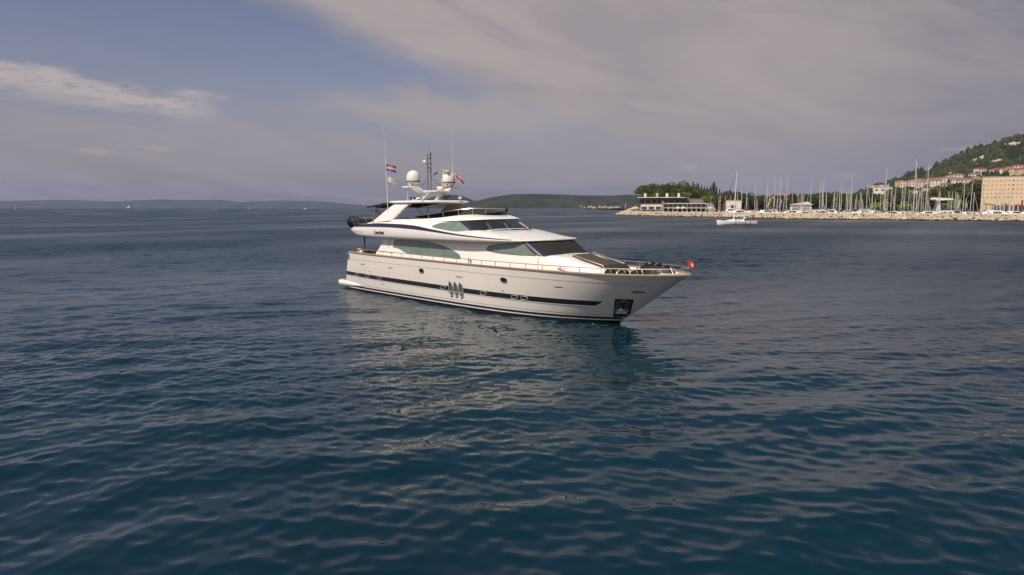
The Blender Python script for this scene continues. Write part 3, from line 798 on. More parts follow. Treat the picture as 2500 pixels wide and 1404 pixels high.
# smoked flybridge windscreen with a polished top rail
def coam(t): return Vector(crv(COAM, t))
def wtop(t):
    c = coam(t); h = interp([(0.24, .02), (.29, .19), (.5, .30), (.7, .36), (.85, .39), (1, .40)], t); fw = interp([(0, 0), (.6, .05), (.85, .22), (1, .26)], t)
    return Vector((c.x+fw, c.y-.10*(1 if t < .85 else (1-t)/.15), c.z+h))
T0 = .255
wsn = MB(); a = mirror([tuple(coam(T0+(1-T0)*i/60)+Vector((0, 0, .005))) for i in range(61)]); b = mirror([tuple(wtop(T0+(1-T0)*i/60)) for i in range(61)])
a2 = [(p[0]-.03, p[1]*.985, p[2]) for p in a]; b2 = [(p[0]-.03, p[1]*.985, p[2]) for p in b]
wsn.grid([a, b, b2, a2], 'smoke'); fws = wsn.build('flybridge_windscreen', yacht, ang=50)
tl = MB(); tl.tube(b, .022, 'steel', 6); tl.build('top_rail', fws)
for t in (.38, .52, .66, .79, .90):
    for sgn in (1, -1):
        o = MB(); p, q = coam(t), wtop(t); n_ = Vector((0, -.02, 0)); o.tube([((p+n_).x, (p+n_).y*sgn, p.z), ((q+n_).x, (q+n_).y*sgn, q.z)], .018, 'beige', 6); o.build('screen_post', fws)

# ------------------------------------------------------------ radar arch, hardtop, domes, mast
for sgn in (1, -1):
    lg = MB(); rows = []
    A = [(3.75, 4.97), (4.1, 5.12), (4.9, 5.55), (5.8, 6.05), (6.5, 6.36)]
    B = [(6.35, 5.20), (6.55, 5.30), (7.1, 5.66), (7.75, 6.1), (8.25, 6.38)]
    for i in range(9):
        t = i/8; ax, az_ = interp([(k/4, p[0]) for k, p in enumerate(A)], t), interp([(k/4, p[1]) for k, p in enumerate(A)], t)
        bx, bz = interp([(k/4, p[0]) for k, p in enumerate(B)], t), interp([(k/4, p[1]) for k, p in enumerate(B)], t)
        y = 2.88-.50*t
        rows.append([(ax, -(y-.05)*sgn, az_), (ax+.05, -y*sgn, az_+.02), (bx-.10, -y*sgn, bz), (bx, -(y-.04)*sgn, bz), (bx, -(y-.22)*sgn, bz), (ax, -(y-.22)*sgn, az_)])
    lg.grid(rows, 'gel', close=True, caps=True); lg.build('arch_leg', yacht, ang=40)
ht = MB()
def ht_out(k, n=64):
    out = []
    for i in range(n):
        t = 2*math.pi*i/n; c, s_ = math.cos(t), math.sin(t)
        ex = 2.6; x = 7.85+(1.42 if c > 0 else 2.82)*k*math.copysign(abs(c)**(2/(2.6 if c > 0 else 7)), c); y = 2.55*k*math.copysign(abs(s_)**(2/3.2), s_)
        out.append((x, y))
    return out
prof = [(.90, 6.36), (.97, 6.37), (1.0, 6.43), (.99, 6.50), (.95, 6.535), (.85, 6.56), (.5, 6.58), (.02, 6.585)]
ht.grid([[(x, y, z) for x, y in ht_out(k)] for k, z in [(.02, 6.36)]+prof], 'gel', close=True); ht.build('hardtop', yacht, ang=50)
for sgn in (1, -1):
    ua = MB(); rows = []
    for i in range(7):
        t = i/6; x0_, z0_ = 6.4+1.05*t, 6.55+.62*t; wd = 1.15-.50*t; y = 1.05-.30*t
        rows.append([(x0_, -(y)*sgn, z0_), (x0_+wd, -(y)*sgn, z0_), (x0_+wd, -(y-.14)*sgn, z0_), (x0_, -(y-.14)*sgn, z0_)])
    ua.grid(rows, 'gel', close=True, caps=True); ua.build('upper_arch_leg', yacht, ang=40)
up = MB()
up.grid([[(x, y, 7.15), (x, y, 7.23)] for x, y in ()] or [[(7.2, -.9, 7.14), (8.6, -.9, 7.14)], [(7.2, .9, 7.14), (8.6, .9, 7.14)]], 'gel')
pl = [(7.15, -.95), (8.0, -1.0), (8.7, -.55), (8.75, .55), (8.0, 1.0), (7.15, .95)]
up = MB(); up.plan(pl, 7.14, 7.23, 'gel'); up.build('radar_platform', yacht, bevel=.03)
for sgn in (1, -1):
    w_ = MB(); rows = []
    for t, (y, z, xa, xb) in enumerate([(.75, 7.16, 7.15, 8.1), (1.05, 7.2, 7.1, 7.95), (1.28, 7.40, 6.95, 7.85), (1.38, 7.50, 6.9, 7.8), (1.5, 7.52, 6.85, 7.8), (1.85, 7.52, 6.85, 7.75), (2.15, 7.52, 6.95, 7.6)]):
        rows.append([(xa, -y*sgn, z), (xb, -y*sgn, z), (xb, -y*sgn, z-.09), (xa, -y*sgn, z-.09)])
    w_.grid(rows, 'gel', close=True, caps=True); w_.build('dome_bracket', yacht, ang=50)
    d = MB(); c = (7.35, -1.50*sgn, 7.53)
    d.lathe([(.26, 0), (.29, .03), (.44, .22), (.475, .26)], 'dome', 28, c)
    d.lathe([(.475, .36), (.478, .50), (.470, .62), (.43, .78), (.35, .92), (.24, 1.01), (.12, 1.055), (.004, 1.07)], 'dome', 28, c)
    dm = d.build('satellite_dome', yacht, ang=60)
    g = MB(); g.lathe([(.475, .255), (.492, .265), (.492, .355), (.475, .365)], 'grey', 28, c); g.build('dome_band', dm)
    g = MB(); g.box((c[0]+.23, c[1]-.27, c[2]+.11), (.16, .05, .15), 'slot', rz=R(-42)); g.build('cable_hatch', dm, smooth=False)
    g = MB(); g.lathe([(.25, -.01), (.25, .03), (.0, .03)], 'grey', 20, c); g.build('dome_foot', dm)
rd = MB(); rd.lathe([(.0, 0), (.20, .0), (.27, .05), (.30, .12), (.30, .20), (.26, .27), (.0, .29)], 'dome', 26, (8.25, .15, 7.24)); rdo = rd.build('radar_dome', yacht)
g = MB(); g.add([(8.25+.304*math.cos(a), .15+.304*math.sin(a), 7.24+z) for z in (.14, .17) for a in [R(-150)+R(9)*i for i in range(9)]], [(i, i+1, i+10, i+9) for i in range(8)], 'red'); g.build('red_lettering', rdo)
ms = MB()
for y in (-.13, .13): ms.tube([(7.15, y, 7.2), (7.15, y, 9.74)], .028, 'mastp', 8)
mast = ms.build('mast', yacht)
for z in (8.55, 8.83, 9.15, 9.47, 9.72):
    o = MB(); o.box((7.15, 0, z), (.09, .32, .035), 'slot'); o.build('rung', mast, smooth=False)
for z in (8.67, 9.02, 9.55):
    o = MB(); o.lathe([(0, 0), (.045, .0), (.045, .11), (0, .12)], 'slot', 10, (7.2, .10, z)); o.build('navigation_light', mast)
for sgn in (1, -1):
    o = MB(); o.tube([(7.15, .13*sgn, 8.15), (7.45, .95*sgn, 7.45)], .018, 'mastp', 6); o.build('stay', mast)
o = MB(); o.tube([(7.15, -.13, 9.2), (7.15, -.45, 9.2)], .015, 'boatw', 5); o.lathe([(0, 0), (.03, .0), (.03, -.22), (0, -.22)], 'boatw', 8, (7.15, -.24, 9.2)); o.lathe([(.26, 0), (.08, .05), (.05, .13), (0, .14)], 'boatw', 14, (7.15, -.42, 9.2)); o.build('gps_antenna', mast)
o = MB(); o.tube([(7.15, .13, 8.22), (7.15, .45, 8.36)], .012, 'slot', 5); o.box((7.15, .56, 8.45), (.10, .22, .06), 'slot', rz=R(10)); o.tube([(7.15, .4, 8.36), (7.15, .50, 8.42), (7.15, .68, 8.56)], .04, 'slot', 6); o.build('wind_sensor', mast)
o = MB(); o.tube([(7.15, .13, 9.74), (7.15, .14, 9.92)], .03, 'slot', 6); o.tube([(7.15, .02, 9.74), (7.15, .02, 10.4)], .008, 'slot', 4); o.build('masthead_light', mast)
def whip(x, y, z0, z1, zf, lean=0.):
    o = MB(); o.tube([(x, y, z0), (x-lean*.45, y, zf)], .024, 'dome', 6, r2=.02); o.tube([(x-lean*.45, y, zf), (x-lean, y, z1)], .009, 'dome', 5, r2=.005); o.lathe([(.0, 0), (.045, .0), (.045, .1), (0, .12)], 'beige', 8, (x-lean*.43, y, zf-.05))
    o.build('whip_antenna', yacht)
whip(5.85, -2.6, 5.05, 11.64, 9.62, .38); whip(6.97, 2.2, 6.5, 11.7, 9.2); whip(7.9, .55, 7.24, 9.15, 8.2)
whip(5.9, -1.0, 6.5, 7.3, 6.9); whip(9.1, -2.0, 6.4, 6.55, 6.5)
o = MB(); o.lathe([(0, 0), (.04, 0), (.03, .12), (.07, .14), (.09, .25), (0, .27)], 'slot', 10, (6.3, -1.0, 6.56)); o.build('anchor_light', yacht)
o = MB(); o.lathe([(.0, 0), (.05, 0), (.04, .10), (.13, .13), (.15, .20), (.10, .24), (0, .25)], 'gel', 12, (9.3, 1.0, 6.56)); o.build('searchlight', yacht)
o = MB()
for a in range(4):
    t = R(90*a+20); o.tube([(8.35, .45, 6.78), (8.40+.1*math.cos(t), .45+.25*math.cos(t), 6.78+.17*math.sin(t))], .035, 'slot', 6, r2=.06)
o.build('horn', yacht)
o = MB(); o.box((7.0, -1.12, 6.72), (.34, .10, .12), 'slot'); o.build('floodlight', yacht)
o = MB(); o.tube([(7.6, -1.5, 6.56), (7.7, -1.5, 6.7), (7.9, -1.4, 6.72)], .05, 'gel', 8); o.build('speaker', yacht)

# bimini awning aft of the hardtop
bm_ = MB(); rows = []
for i in range(13):
    t = i/12; x = 2.35+3.25*t; row = []
    for j in range(17):
        y = -2.15+4.3*j/16; z = 6.17+.36*t**.75-.03*math.sin(math.pi*t*3)**2-.05*(y/2.15)**2; row.append((x, y, z))
    rows.append([(x, -2.17, row[0][2]-.10)]+row+[(x, 2.17, row[-1][2]-.10)])
bm_.grid(rows, 'canvas'); bm_.grid([[(p[0], p[1], p[2]-.012) for p in r[1:-1]] for r in rows], 'canvas')
bm_.grid([[(2.35, -2.17+4.34*j/16, 6.07+.03*math.sin(j)), (2.35, -2.17+4.34*j/16, 6.17)] for j in range(17)], 'canvas')
bim = bm_.build('bimini_canopy', yacht, ang=60)
for sgn in (1, -1):
    for a, b in (((2.4, 6.13), (3.9, 4.98)), ((3.25, 6.30), (4.0, 5.85)), ((4.4, 6.42), (2.95, 4.95)), ((3.9, 5.9), (4.3, 5.0))):
        o = MB(); o.tube([(a[0], -2.1*sgn, a[1]), (b[0], -2.35*sgn, b[1])], .018, 'steel', 6); o.build('awning_strut', yacht)
# aft rails of the flybridge
for x0_, x1_ in ((1.75, 2.25), (2.45, 3.35), (3.5, 4.4)):
    for sgn in (1, -1):
        o = MB(); z0_ = 4.82; o.tube([(x0_, -2.92*sgn, z0_), (x0_, -2.92*sgn, z0_+.40), (x0_+.1, -2.92*sgn, z0_+.48), (x1_-.1, -2.92*sgn, z0_+.48), (x1_, -2.92*sgn, z0_+.40), (x1_, -2.92*sgn, z0_+.1)], .024, 'steel', 6); o.tube([(x0_, -2.92*sgn, z0_+.12), (x1_, -2.92*sgn, z0_+.12)], .018, 'steel', 6)
        o.build('aft_rail', yacht)
o = MB(); o.tube([(1.7, -2.8, 5.3), (1.62, -1.5, 5.32), (1.62, 1.5, 5.32), (1.7, 2.8, 5.3)], .024, 'steel', 6)
for y in (-2.8, -1.6, -.5, .5, 1.6, 2.8): o.tube([(1.65, y, 4.6), (1.65, y, 5.31)], .02, 'steel', 6)
o.build('stern_rail', yacht)
st_ = MB(); st_.box((3.2, -2.55, 5.02), (2.7, .35, .52), 'canvas'); st_.box((3.0, 1.9, 5.02), (2.4, .8, .5), 'canvas'); st_.box((3.2, -.2, 4.95), (1.4, 1.6, .36), 'canvas'); st_.build('covered_seating', yacht, bevel=.05)
st_ = MB(); st_.box((12.6, -.9, 5.1), (.9, 1.1, .7), 'gel'); st_.box((11.5, -.9, 5.05), (.6, 1.2, .8), 'olive'); st_.box((9.3, 1.5, 4.98), (2.6, 1.2, .5), 'gel'); st_.build('helm_console', yacht, bevel=.06)
# cockpit on the aft deck
o = MB(); o.lathe([(.0, 0), (.16, 0), (.16, .5), (.10, .55), (.14, .62), (.17, .66), (.12, .73), (0, .75)], 'beige', 14, (1.75, -2.5, 2.35)); o.lathe([(.0, 0), (.13, 0), (.12, .62), (0, .64)], 'gel', 12, (2.25, -2.62, 2.35)); o.lathe([(.0, 0), (.05, 0), (.07, .1), (0, .14)], 'steel', 10, (1.85, -2.4, 3.08)); o.build('stern_capstan', yacht)
o = MB(); o.box((3.0, 0.2, 2.35), (1.6, 2.0, .75), 'black'); o.box((1.6, 0, 2.3), (.7, 4.2, .6), 'teak'); o.build('cockpit_table', yacht, bevel=.04)
# yacht name on the wing
def text_mesh(txt, size, m, shear=.0, off=.0):
    cu = bpy.data.curves.new('t', 'FONT'); cu.body = txt; cu.size = size; cu.shear = shear; cu.offset = off; cu.extrude = .003; cu.align_x = 'CENTER'
    to = bpy.data.objects.new('t', cu); COL.objects.link(to); bpy.context.view_layer.update()
    dg = bpy.context.evaluated_depsgraph_get(); me = bpy.data.meshes.new_from_object(to.evaluated_get(dg)); bpy.data.objects.remove(to); bpy.data.curves.remove(cu)
    me.materials.clear(); me.materials.append(M[m]); return me
for sgn in (1, -1):
    me = text_mesh('Conte Monti', .29, 'blackc', .18, .008)
    me.transform(Matrix.Translation((5.45, -3.137, 4.28)) @ Matrix.Rotation(R(90), 4, 'X') @ Matrix.Diagonal((.80, 1, 1, 1)))
    if sgn < 0: me.transform(Matrix.Translation((10.9, 0, 0)) @ Matrix.Rotation(R(180), 4, 'Z'))
    link('name_lettering', me, yacht)

# ------------------------------------------------------------ loose things aboard (top level)
def yloc(p): return YM @ Vector(p)
def on_yacht(name, p, label, cat, group=None):
    e = empty(name, yloc(p), YA, label, cat, group); return e
lr = on_yacht('covered_outboard', (1.45, -2.62, 4.72), 'black octagonal canvas cover hung on the aft rail of the flybridge', 'covered engine')
o = MB(); rows = []
for xx, k in ((-.62, .72), (-.56, .95), (-.40, 1.05), (0, 1.05), (.15, .85), (.45, .62), (.62, .5)):
    rows.append([(xx, k*.42*math.cos(R(22.5+45*i)), .30+k*.42*math.sin(R(22.5+45*i))) for i in range(8)])
o.grid(rows, 'black', close=True, caps=True); o.build('cover', lr, ang=50, bevel=.02)
o = MB(); o.box((.3, .35, .1), (.2, .1, .4), 'steel'); o.build('mounting_bracket', lr)
gc = 0
for k_, (x, y) in enumerate(((24.45, -1.42), (25.1, -1.16), (25.7, -.92))):
    lab = ['round black fender with gold ring, nearest to the bow seat of the yacht', 'middle one of three round black fenders with gold rings on the foredeck', 'round black fender with gold ring, closest to the covered toy at the bow'][k_]
    e = on_yacht('round_fender', (x, y, 2.28), lab, 'fender', 'round fenders on the foredeck')
    o = MB(); o.lathe([(.0, 0), (.24, .05), (.30, .2), (.31, .42), (.27, .60), (.12, .70), (0, .72)], 'black', 20); o.build('fender_body', e)
    o = MB(); ring = [(.24*math.cos(2*math.pi*i/20), -.20+.0*i, .55+.17*math.sin(2*math.pi*i/20)) for i in range(20)]; o.tube(ring, .015, 'gold', 6, closed=True); o.build('gold_ring', e)
    o = MB(); o.tube([(0, 0, .70), (.03, 0, .78), (.1, -.02, .76)], .04, 'black', 6); o.build('strap', e)
e = on_yacht('covered_water_toy', (26.35, -.02, 2.42), 'bulky black cover with gold fittings strapped down at the bow of the yacht', 'covered tender')
o = MB(); rows = []
for xx, hh, ww in ((-1.2, .2, .3), (-1.05, .50, .55), (-.75, .78, .68), (-.35, .88, .68), (.0, .84, .62), (.35, .78, .52), (.7, .74, .36), (.92, .55, .25), (1.0, .3, .15)):
    rows.append([(xx, ww*math.copysign(abs(math.cos(R(-10+200*i/14)))**.8, math.cos(R(-10+200*i/14))), hh*max(-.02, math.sin(R(-10+200*i/14)))**.85 if math.sin(R(-10+200*i/14)) > 0 else -.02) for i in range(15)])
o.grid(rows, 'black', caps=True); o.build('cover', e, ang=60)
for xx, hh in ((-.75, .80), (-.35, .88), (.05, .84), (.5, .76)):
    o = MB(); o.tube([(xx, 0, hh), (xx+.05, 0, hh+.05), (xx+.16, 0, hh+.03)], .045, 'black', 6); o.lathe([(0, 0), (.03, 0), (.03, .04), (0, .04)], 'gold', 8, (xx-.05, -.2, hh-.03)); o.build('grab_handle', e)
o = MB(); o.tube([(-.55, -.56, .55), (-.45, -.68, .35), (-.52, -.70, .15)], .045, 'gold', 6); o.tube([(.3, -.44, .5), (.45, -.42, .58), (.55, -.40, .42)], .03, 'gold', 6); o.build('gold_fitting', e)
o = MB(); o.box((1.1, -.0, .72), (.42, .12, .12), 'navy', ry=R(-15)); o.tube([(.85, -.15, .72), (1.0, -.12, .4)], .03, 'gel', 5); o.tube([(1.05, .1, .72), (1.1, .05, .4)], .03, 'gel', 5); o.build('handlebar', e)

def flag(name, base, w_, h_, cols, label, droop=0., tri=False, ang=0., nx=24, ny=18, wave=.05, dx=1., dirv=None):
    """cloth flag; base = top of hoist in world; flies along dirv, cols(i,j)->material"""
    e = MB(); dirv = Vector(dirv or (1, .25, 0)).normalized(); sidev = Vector((-dirv.y, dirv.x, 0))
    vs = []
    for j in range(ny+1):
        for i in range(nx+1):
            s_ = i/nx; t = j/ny; hh = h_*(1-s_*.92) if tri else h_
            off = -t*hh-(h_-hh)*.5*(1 if tri else 0)
            p = dirv*(w_*s_)+Vector((0, 0, off-droop*s_**1.3))+sidev*(wave*math.sin(s_*7+t*1.2)*s_**.5)
            vs.append(tuple(p))
    for j in range(ny):
        for i in range(nx):
            a = j*(nx+1)+i; n0 = len(e.v)
            e.add([vs[a], vs[a+1], vs[a+nx+2], vs[a+nx+1]], [(0, 1, 2, 3)], cols(i/nx, (j+.5)/ny) if True else None)
    o = e.build(name, None, smooth=False, recalc=False); o.location = base; tag(o, label, 'flag'); return o
# pixel ray helper for placing things that stand on known planes (used once, to read positions off)
def uv(u, v, Yd): return Vector(((u-1250)*Yd/1655., Yd, CH+(506-v)/1645.*Yd))
def croat(s_, t):
    i, j = int(s_*24), int(t*18)
    if 9 <= i < 15 and 4 <= j < 14: return 'red' if ((i//1+j//2) % 2 == 0) else 'white'
    return 'red' if t < .36 else ('white' if t < .66 else 'blue')
pA = yloc((5.66, -2.6, 9.05))
flag('national_flag', pA, .72, .44, croat, 'red, white and blue flag with a checkered shield, on the antenna beside the left dome', droop=.16, dirv=(1, .2, 0))
flag('courtesy_flag', yloc((5.70, -2.6, 8.26)), .62, .34, lambda s_, t: 'brownt' if (.42 < s_ < .6 and .3 < t < .7 and (int(s_*24)+int(t*18)) % 2) else 'white', 'plain white pennant hanging below the checkered flag', droop=.34, dirv=(1, .2, 0))
flag('house_flag', yloc((7.9, .55, 8.72)), .62, .36, lambda s_, t: 'brownt' if (.2 < s_ < .8 and .25 < t < .8 and (int(s_*24) % 4 != 3)) else 'white', 'small white flag with brown lettering, between the mast and the right dome', droop=.12, dirv=(1, .2, 0))
flag('stripe_flag', yloc((6.97, 2.2, 8.62)), .85, .34, lambda s_, t: 'red' if (abs(t-.5+.0*s_) < .2 and s_ > .2) or (.3 < s_ < .42) else 'white', 'white flag with a red cross band, streaming beside the right dome', droop=.66, tri=False, dirv=(1, .25, 0))
flag('ensign', yloc((3.1, -1.9, 5.98)), .40, .95, lambda s_, t: 'blackc' if t < .14 else ('red' if t < .62 else 'yellow'), 'folded black, red and yellow flag under the aft awning', droop=.25, tri=False, nx=8, wave=.10, dirv=(.55, .25, 0))
o = MB(); o.tube([(0, 0, 0), (.18, 0, 1.25)], .02, 'teak', 6); fp = o.build('flagstaff', None); fp.location = yloc((3.1, -1.92, 4.80)); tag(fp, 'short wooden staff holding the black, red and yellow flag', 'flagpole')
e = on_yacht('jackstaff', (28.02, 0, 2.86), 'thin steel staff with a silver ball at the tip of the bow', 'flagpole')
o = MB(); o.tube([(0, 0, 0), (0, 0, .84)], .016, 'mastp', 6); o.build('pole', e)
o = MB(); o.lathe([(0, -.035), (.03, -.02), (.035, 0), (.03, .02), (0, .035)], 'steel', 10, (0, 0, .86)); o.build('finial', e)
def swissy(s_, t): return 'white' if (.42 < s_ < .75 and .35 < t < .65) or (.5 < s_ < .62 and .12 < t < .88) else 'red'
flag('bow_flag', yloc((28.03, 0, 3.58)), .42, .28, swissy, 'small red flag with a white cross on the bow staff', droop=.26, tri=False, dirv=(1, -.1, 0))

# ================================================================== COAST, MARINA, HILLS
def at(u, v, Yd):
    """world point on the ray through photo pixel (u, v) at forward distance Yd"""
    f_ = 1667.; up = 702-v; y_ = f_*math.cos(PITCH)+up*math.sin(PITCH); z_ = up*math.cos(PITCH)-f_*math.sin(PITCH)
    t = Yd/y_; return Vector(((u-1250)*t, Yd, CH+z_*t))
def at0(u, v, z=0.):
    f_ = 1667.; up = 702-v; y_ = f_*math.cos(PITCH)+up*math.sin(PITCH); z_ = up*math.cos(PITCH)-f_*math.sin(PITCH)
    t = (z-CH)/z_; return Vector(((u-1250)*t, y_*t, z))
rnd = random.Random(5)

# ---- far islands and hills -------------------------------------------------
def hills(name, prof, Yd, depth, m, label, rough=6., step=60., back=1.):
    """a real ridge: prof = [(u, v)] of its skyline as seen in the photo"""
    pts = [at(u, v, Yd) for u, v in prof]; xs = [p.x for p in pts]; X0, X1 = xs[0], xs[-1]; n = int((X1-X0)/step)
    P_ = [(p.x, p.z) for p in pts]; rows = []
    for j in range(25):
        s_ = j/24; row = []
        for i in range(n+1):
            x = X0+(X1-X0)*i/n; h = max(0, interp(P_, x))
            k = (math.sin(min(1, s_/.55)*math.pi/2)**.8 if s_ < .55 else math.cos((s_-.55)/.45*math.pi/2)**.7)
            y = Yd+(s_-.55)*depth
            nz = noise.fractal(Vector((x/depth*5, y/depth*5, 3.)), .9, 2.1, 6)
            nr = 1-abs(noise.noise(Vector((x/depth*3.1, y/depth*1.6, 9.))))*.9
            z = h*k*(.92+.08*nr)+nz*rough*k*(1-k*.85) - (2 if k < .02 else 0)
            row.append((x, y, z-1.0*(1-k)))
        rows.append(row)
    o = MB(); o.grid(rows, m); ob = o.build(name, None, recalc=False, ang=80); tag(ob, label, kind='structure')
    me = ob.data
    if me.polygons[len(me.polygons)//4].normal.z < 0: me.flip_normals()
    return ob
def terr(name, a, b, sc, rock=None):
    m = bpy.data.materials.new(name); m.use_nodes = True; t = NT(m.node_tree); p = m.node_tree.nodes['Principled BSDF']
    g = t.node('ShaderNodeNewGeometry'); pos = g.outputs['Position']
    n = t.noise(pos, sc, 8, .65); c = t.mix(t.ss(n, .35, .65), (*a, 1), (*b, 1))
    if rock:
        n2 = t.noise(pos, sc*.7, 9, .7, .6); c = t.mix(t.ss(n2, .60, .68), c, (*rock, 1))
    t.put(p.inputs['Base Color'], c); p.inputs['Roughness'].default_value = .95; p.inputs['Specular IOR Level'].default_value = .1
    bp = t.node('ShaderNodeBump'); bp.inputs['Strength'].default_value = 1.; bp.inputs['Distance'].default_value = 6/sc*.01
    t.l.new(t.noise(pos, sc*2.2, 8, .7), bp.inputs['Height']); t.l.new(bp.outputs[0], p.inputs['Normal'])
    return m
M['island'] = terr('island_scrub', (.025, .032, .020), (.050, .055, .035), .004, (.16, .13, .09))
M['island2'] = terr('hill_woodland', (.012, .019, .008), (.040, .046, .020), .010, (.15, .13, .09))
M['hillm'] = terr('hillside_ground', (.020, .028, .010), (.055, .056, .024), .02, (.25, .21, .15))
hills('far_island', [(-700, 500), (-400, 494), (-150, 490), (0, 491), (100, 488.5), (160, 488), (220, 490), (290, 491.5), (350, 489), (400, 487), (440, 488), (490, 487.5), (540, 488), (575, 493), (630, 492), (690, 489.5), (760, 490.5), (810, 494), (860, 499), (900, 501), (1000, 503.5), (1150, 507)], 11500, 2600, 'island', 'long low blue-grey island along the left horizon', 12, 110)
hills('middle_hill', [(960, 507), (1000, 500), (1040, 488), (1080, 476), (1100, 474.5), (1120, 477), (1140, 482), (1160, 490.5), (1175, 487), (1210, 480), (1260, 474.5), (1310, 473), (1360, 474), (1420, 477), (1480, 477.5), (1540, 475), (1580, 478), (1640, 484), (1700, 490), (1800, 507)], 4300, 1300, 'island2', 'wooded green hill behind the yacht and left of the headland', 9, 26)
# shore strip with pale rocks under the middle hill
o = MB(); rows = []
for i in range(121):
    p = at(1000+640*i/120, 506, 3640); rows.append([(p.x, p.y-10+14*noise.noise(Vector((i*.3, 0, 0))), -1), (p.x, p.y, 3.2+2.6*noise.noise(Vector((i*.7, 2, 0)))), (p.x, p.y+60, 6)])
o.grid(rows, 'rock'); tag(o.build('shoreline', None, smooth=False), 'thin pale rocky shore at the foot of the wooded hill', kind='structure')

def simple_house(name, loc, w_, d_, h_, wall, roof, label, rz=0., group=None, hip=True, floors=2, nwin=3, cat='house', big=False):
    e = empty(name, loc, rz, label, cat, group)
    o = MB(); o.box((0, 0, h_/2-1.5), (w_, d_, h_+3), wall); o.build('wall', e, smooth=False)
    o = MB()
    if hip:
        ov = .5; rh = min(w_, d_)*.22; a_, b_ = w_/2+ov, d_/2+ov; rl = max(.1, a_-b_*.9)
        o.add([(-a_, -b_, h_), (a_, -b_, h_), (a_, b_, h_), (-a_, b_, h_), (-rl, 0, h_+rh), (rl, 0, h_+rh)], [(0, 1, 5, 4), (1, 2, 5), (2, 3, 4, 5), (3, 0, 4), (3, 2, 1, 0)], roof)
    else: o.box((0, 0, h_+.2), (w_+.6, d_+.6, .4), roof)
    o.build('roof', e, smooth=False)
    for f_ in range(floors):
        for i in range(nwin):
            x = -w_/2+w_*(i+.5)/nwin; z = h_*(f_+.55)/floors
            o = MB(); o.box((x, -d_/2-.03, z), (w_/nwin*.42, .12, h_/floors*.42), 'win'); o.build('window', e, smooth=False)
    return e
# tiny villages and boats on the far shore
vn = 0
side_words = ['white', 'cream', 'pale', 'sandy']
for i in range(22):
    u = 1418+92*i/21+rnd.uniform(-1.5, 1.5); v = 504.5-rnd.uniform(0, 3.5); Yd = 3560+rnd.uniform(0, 90)
    p = at(u, v, Yd); 
    simple_house('village_house', (p.x, p.y, 3+rnd.uniform(0, 5)), rnd.uniform(7, 12), 9, rnd.uniform(3, 6), 'wallc', 'tile', 'tiny pale house with red roof in the far village left of the headland', group='houses of the far village', nwin=0)

# ---- hill on the right -------------------------------------------------------
ZR = [(u, v) for u, v in [(1780, 505), (1900, 500), (1985, 490), (2050, 476), (2100, 465), (2150, 458), (2174, 442), (2212, 433), (2240, 421), (2262, 412), (2290, 411), (2304, 404), (2328, 390), (2364, 374), (2400, 354), (2440, 340), (2500, 330), (2600, 318), (2800, 300), (3100, 296), (3600, 320)]]
HY = 1450.
HP = [(at(u, v, HY).x, at(u, v, HY).z) for u, v in ZR]
def hz(x, y):
    """terrain height of the right-hand shore"""
    xr = x*(1+0*(y-HY)); h = interp(HP, x); h = max(2.2, h-3)
    s_ = max(0., min(1., (y-560)/(HY-560))); k = s_**1.25
    if y > HY: k = max(0, 1-((y-HY)/330)**1.3)
    n_ = noise.fractal(Vector((x*.006, y*.006, 1.)), 1., 2., 5)*7*k*min(1, h/60)
    return 2.2+(h-2.2)*k+n_*(1-.6*(k > .95))
tr_rows = []
for j in range(90):
    y = 470+(2350-470)*(j/89)**1.15; row = []
    for i in range(150):
        x = 230+(1900-230)*i/149; edge = min(1, max(0, (x-(.30*y))/60.))
        z = hz(x, y) if y > 540 else 2.2
        row.append((x, y, z))
    tr_rows.append(row)
o = MB(); o.grid(tr_rows, 'hillm', flip=False); hill = o.build('hill', None, recalc=False, ang=80)
if hill.data.polygons[0].normal.z < 0: hill.data.flip_normals()
tag(hill, 'green wooded hill with pale crags rising behind the marina', kind='structure')
def hit(u, v, y0=560., y1=2200.):
    p = None; y = y0
    while y < y1:
        q = at(u, v, y)
        if q.z <= hz(q.x, q.y): return Vector((q.x, q.y, hz(q.x, q.y)))
        y += 4
    return None

# ---- leaf clumps: crowns are made of many small leaf-sized faces -----------------
def clump_crown(mb, c, rx, ry, rz_, n, size, m, r_, under=.35, lobes=6):
    lb = [(Vector((r_.gauss(0, .45), r_.gauss(0, .45), r_.uniform(-.25, .55))), r_.uniform(.38, .62)) for _ in range(lobes)]
    for _ in range(n):
        o_, lr_ = lb[r_.randrange(lobes)]
        d = Vector((r_.gauss(0, 1), r_.gauss(0, 1), r_.gauss(0, 1)))
        d.normalize(); d *= lr_*r_.uniform(.72, 1.05)
        q = o_+d
        if q.z < -under: q.z = -under+r_.uniform(0, .15)
        p = Vector((c[0]+q.x*rx, c[1]+q.y*ry, c[2]+q.z*rz_))
        a = Vector((r_.gauss(0, 1), r_.gauss(0, 1), r_.gauss(0, .6)+.2)).normalized(); b = a.cross(Vector((r_.gauss(0, 1), r_.gauss(0, 1), r_.gauss(0, 1)))).normalized()
        c_ = a.cross(b); s_ = size*r_.uniform(.6, 1.3)
        mb.add([p+b*s_, p+c_*s_*.8, p-b*s_, p-c_*s_*.8+a*s_*.4], [(0, 1, 2), (0, 2, 3)], m)
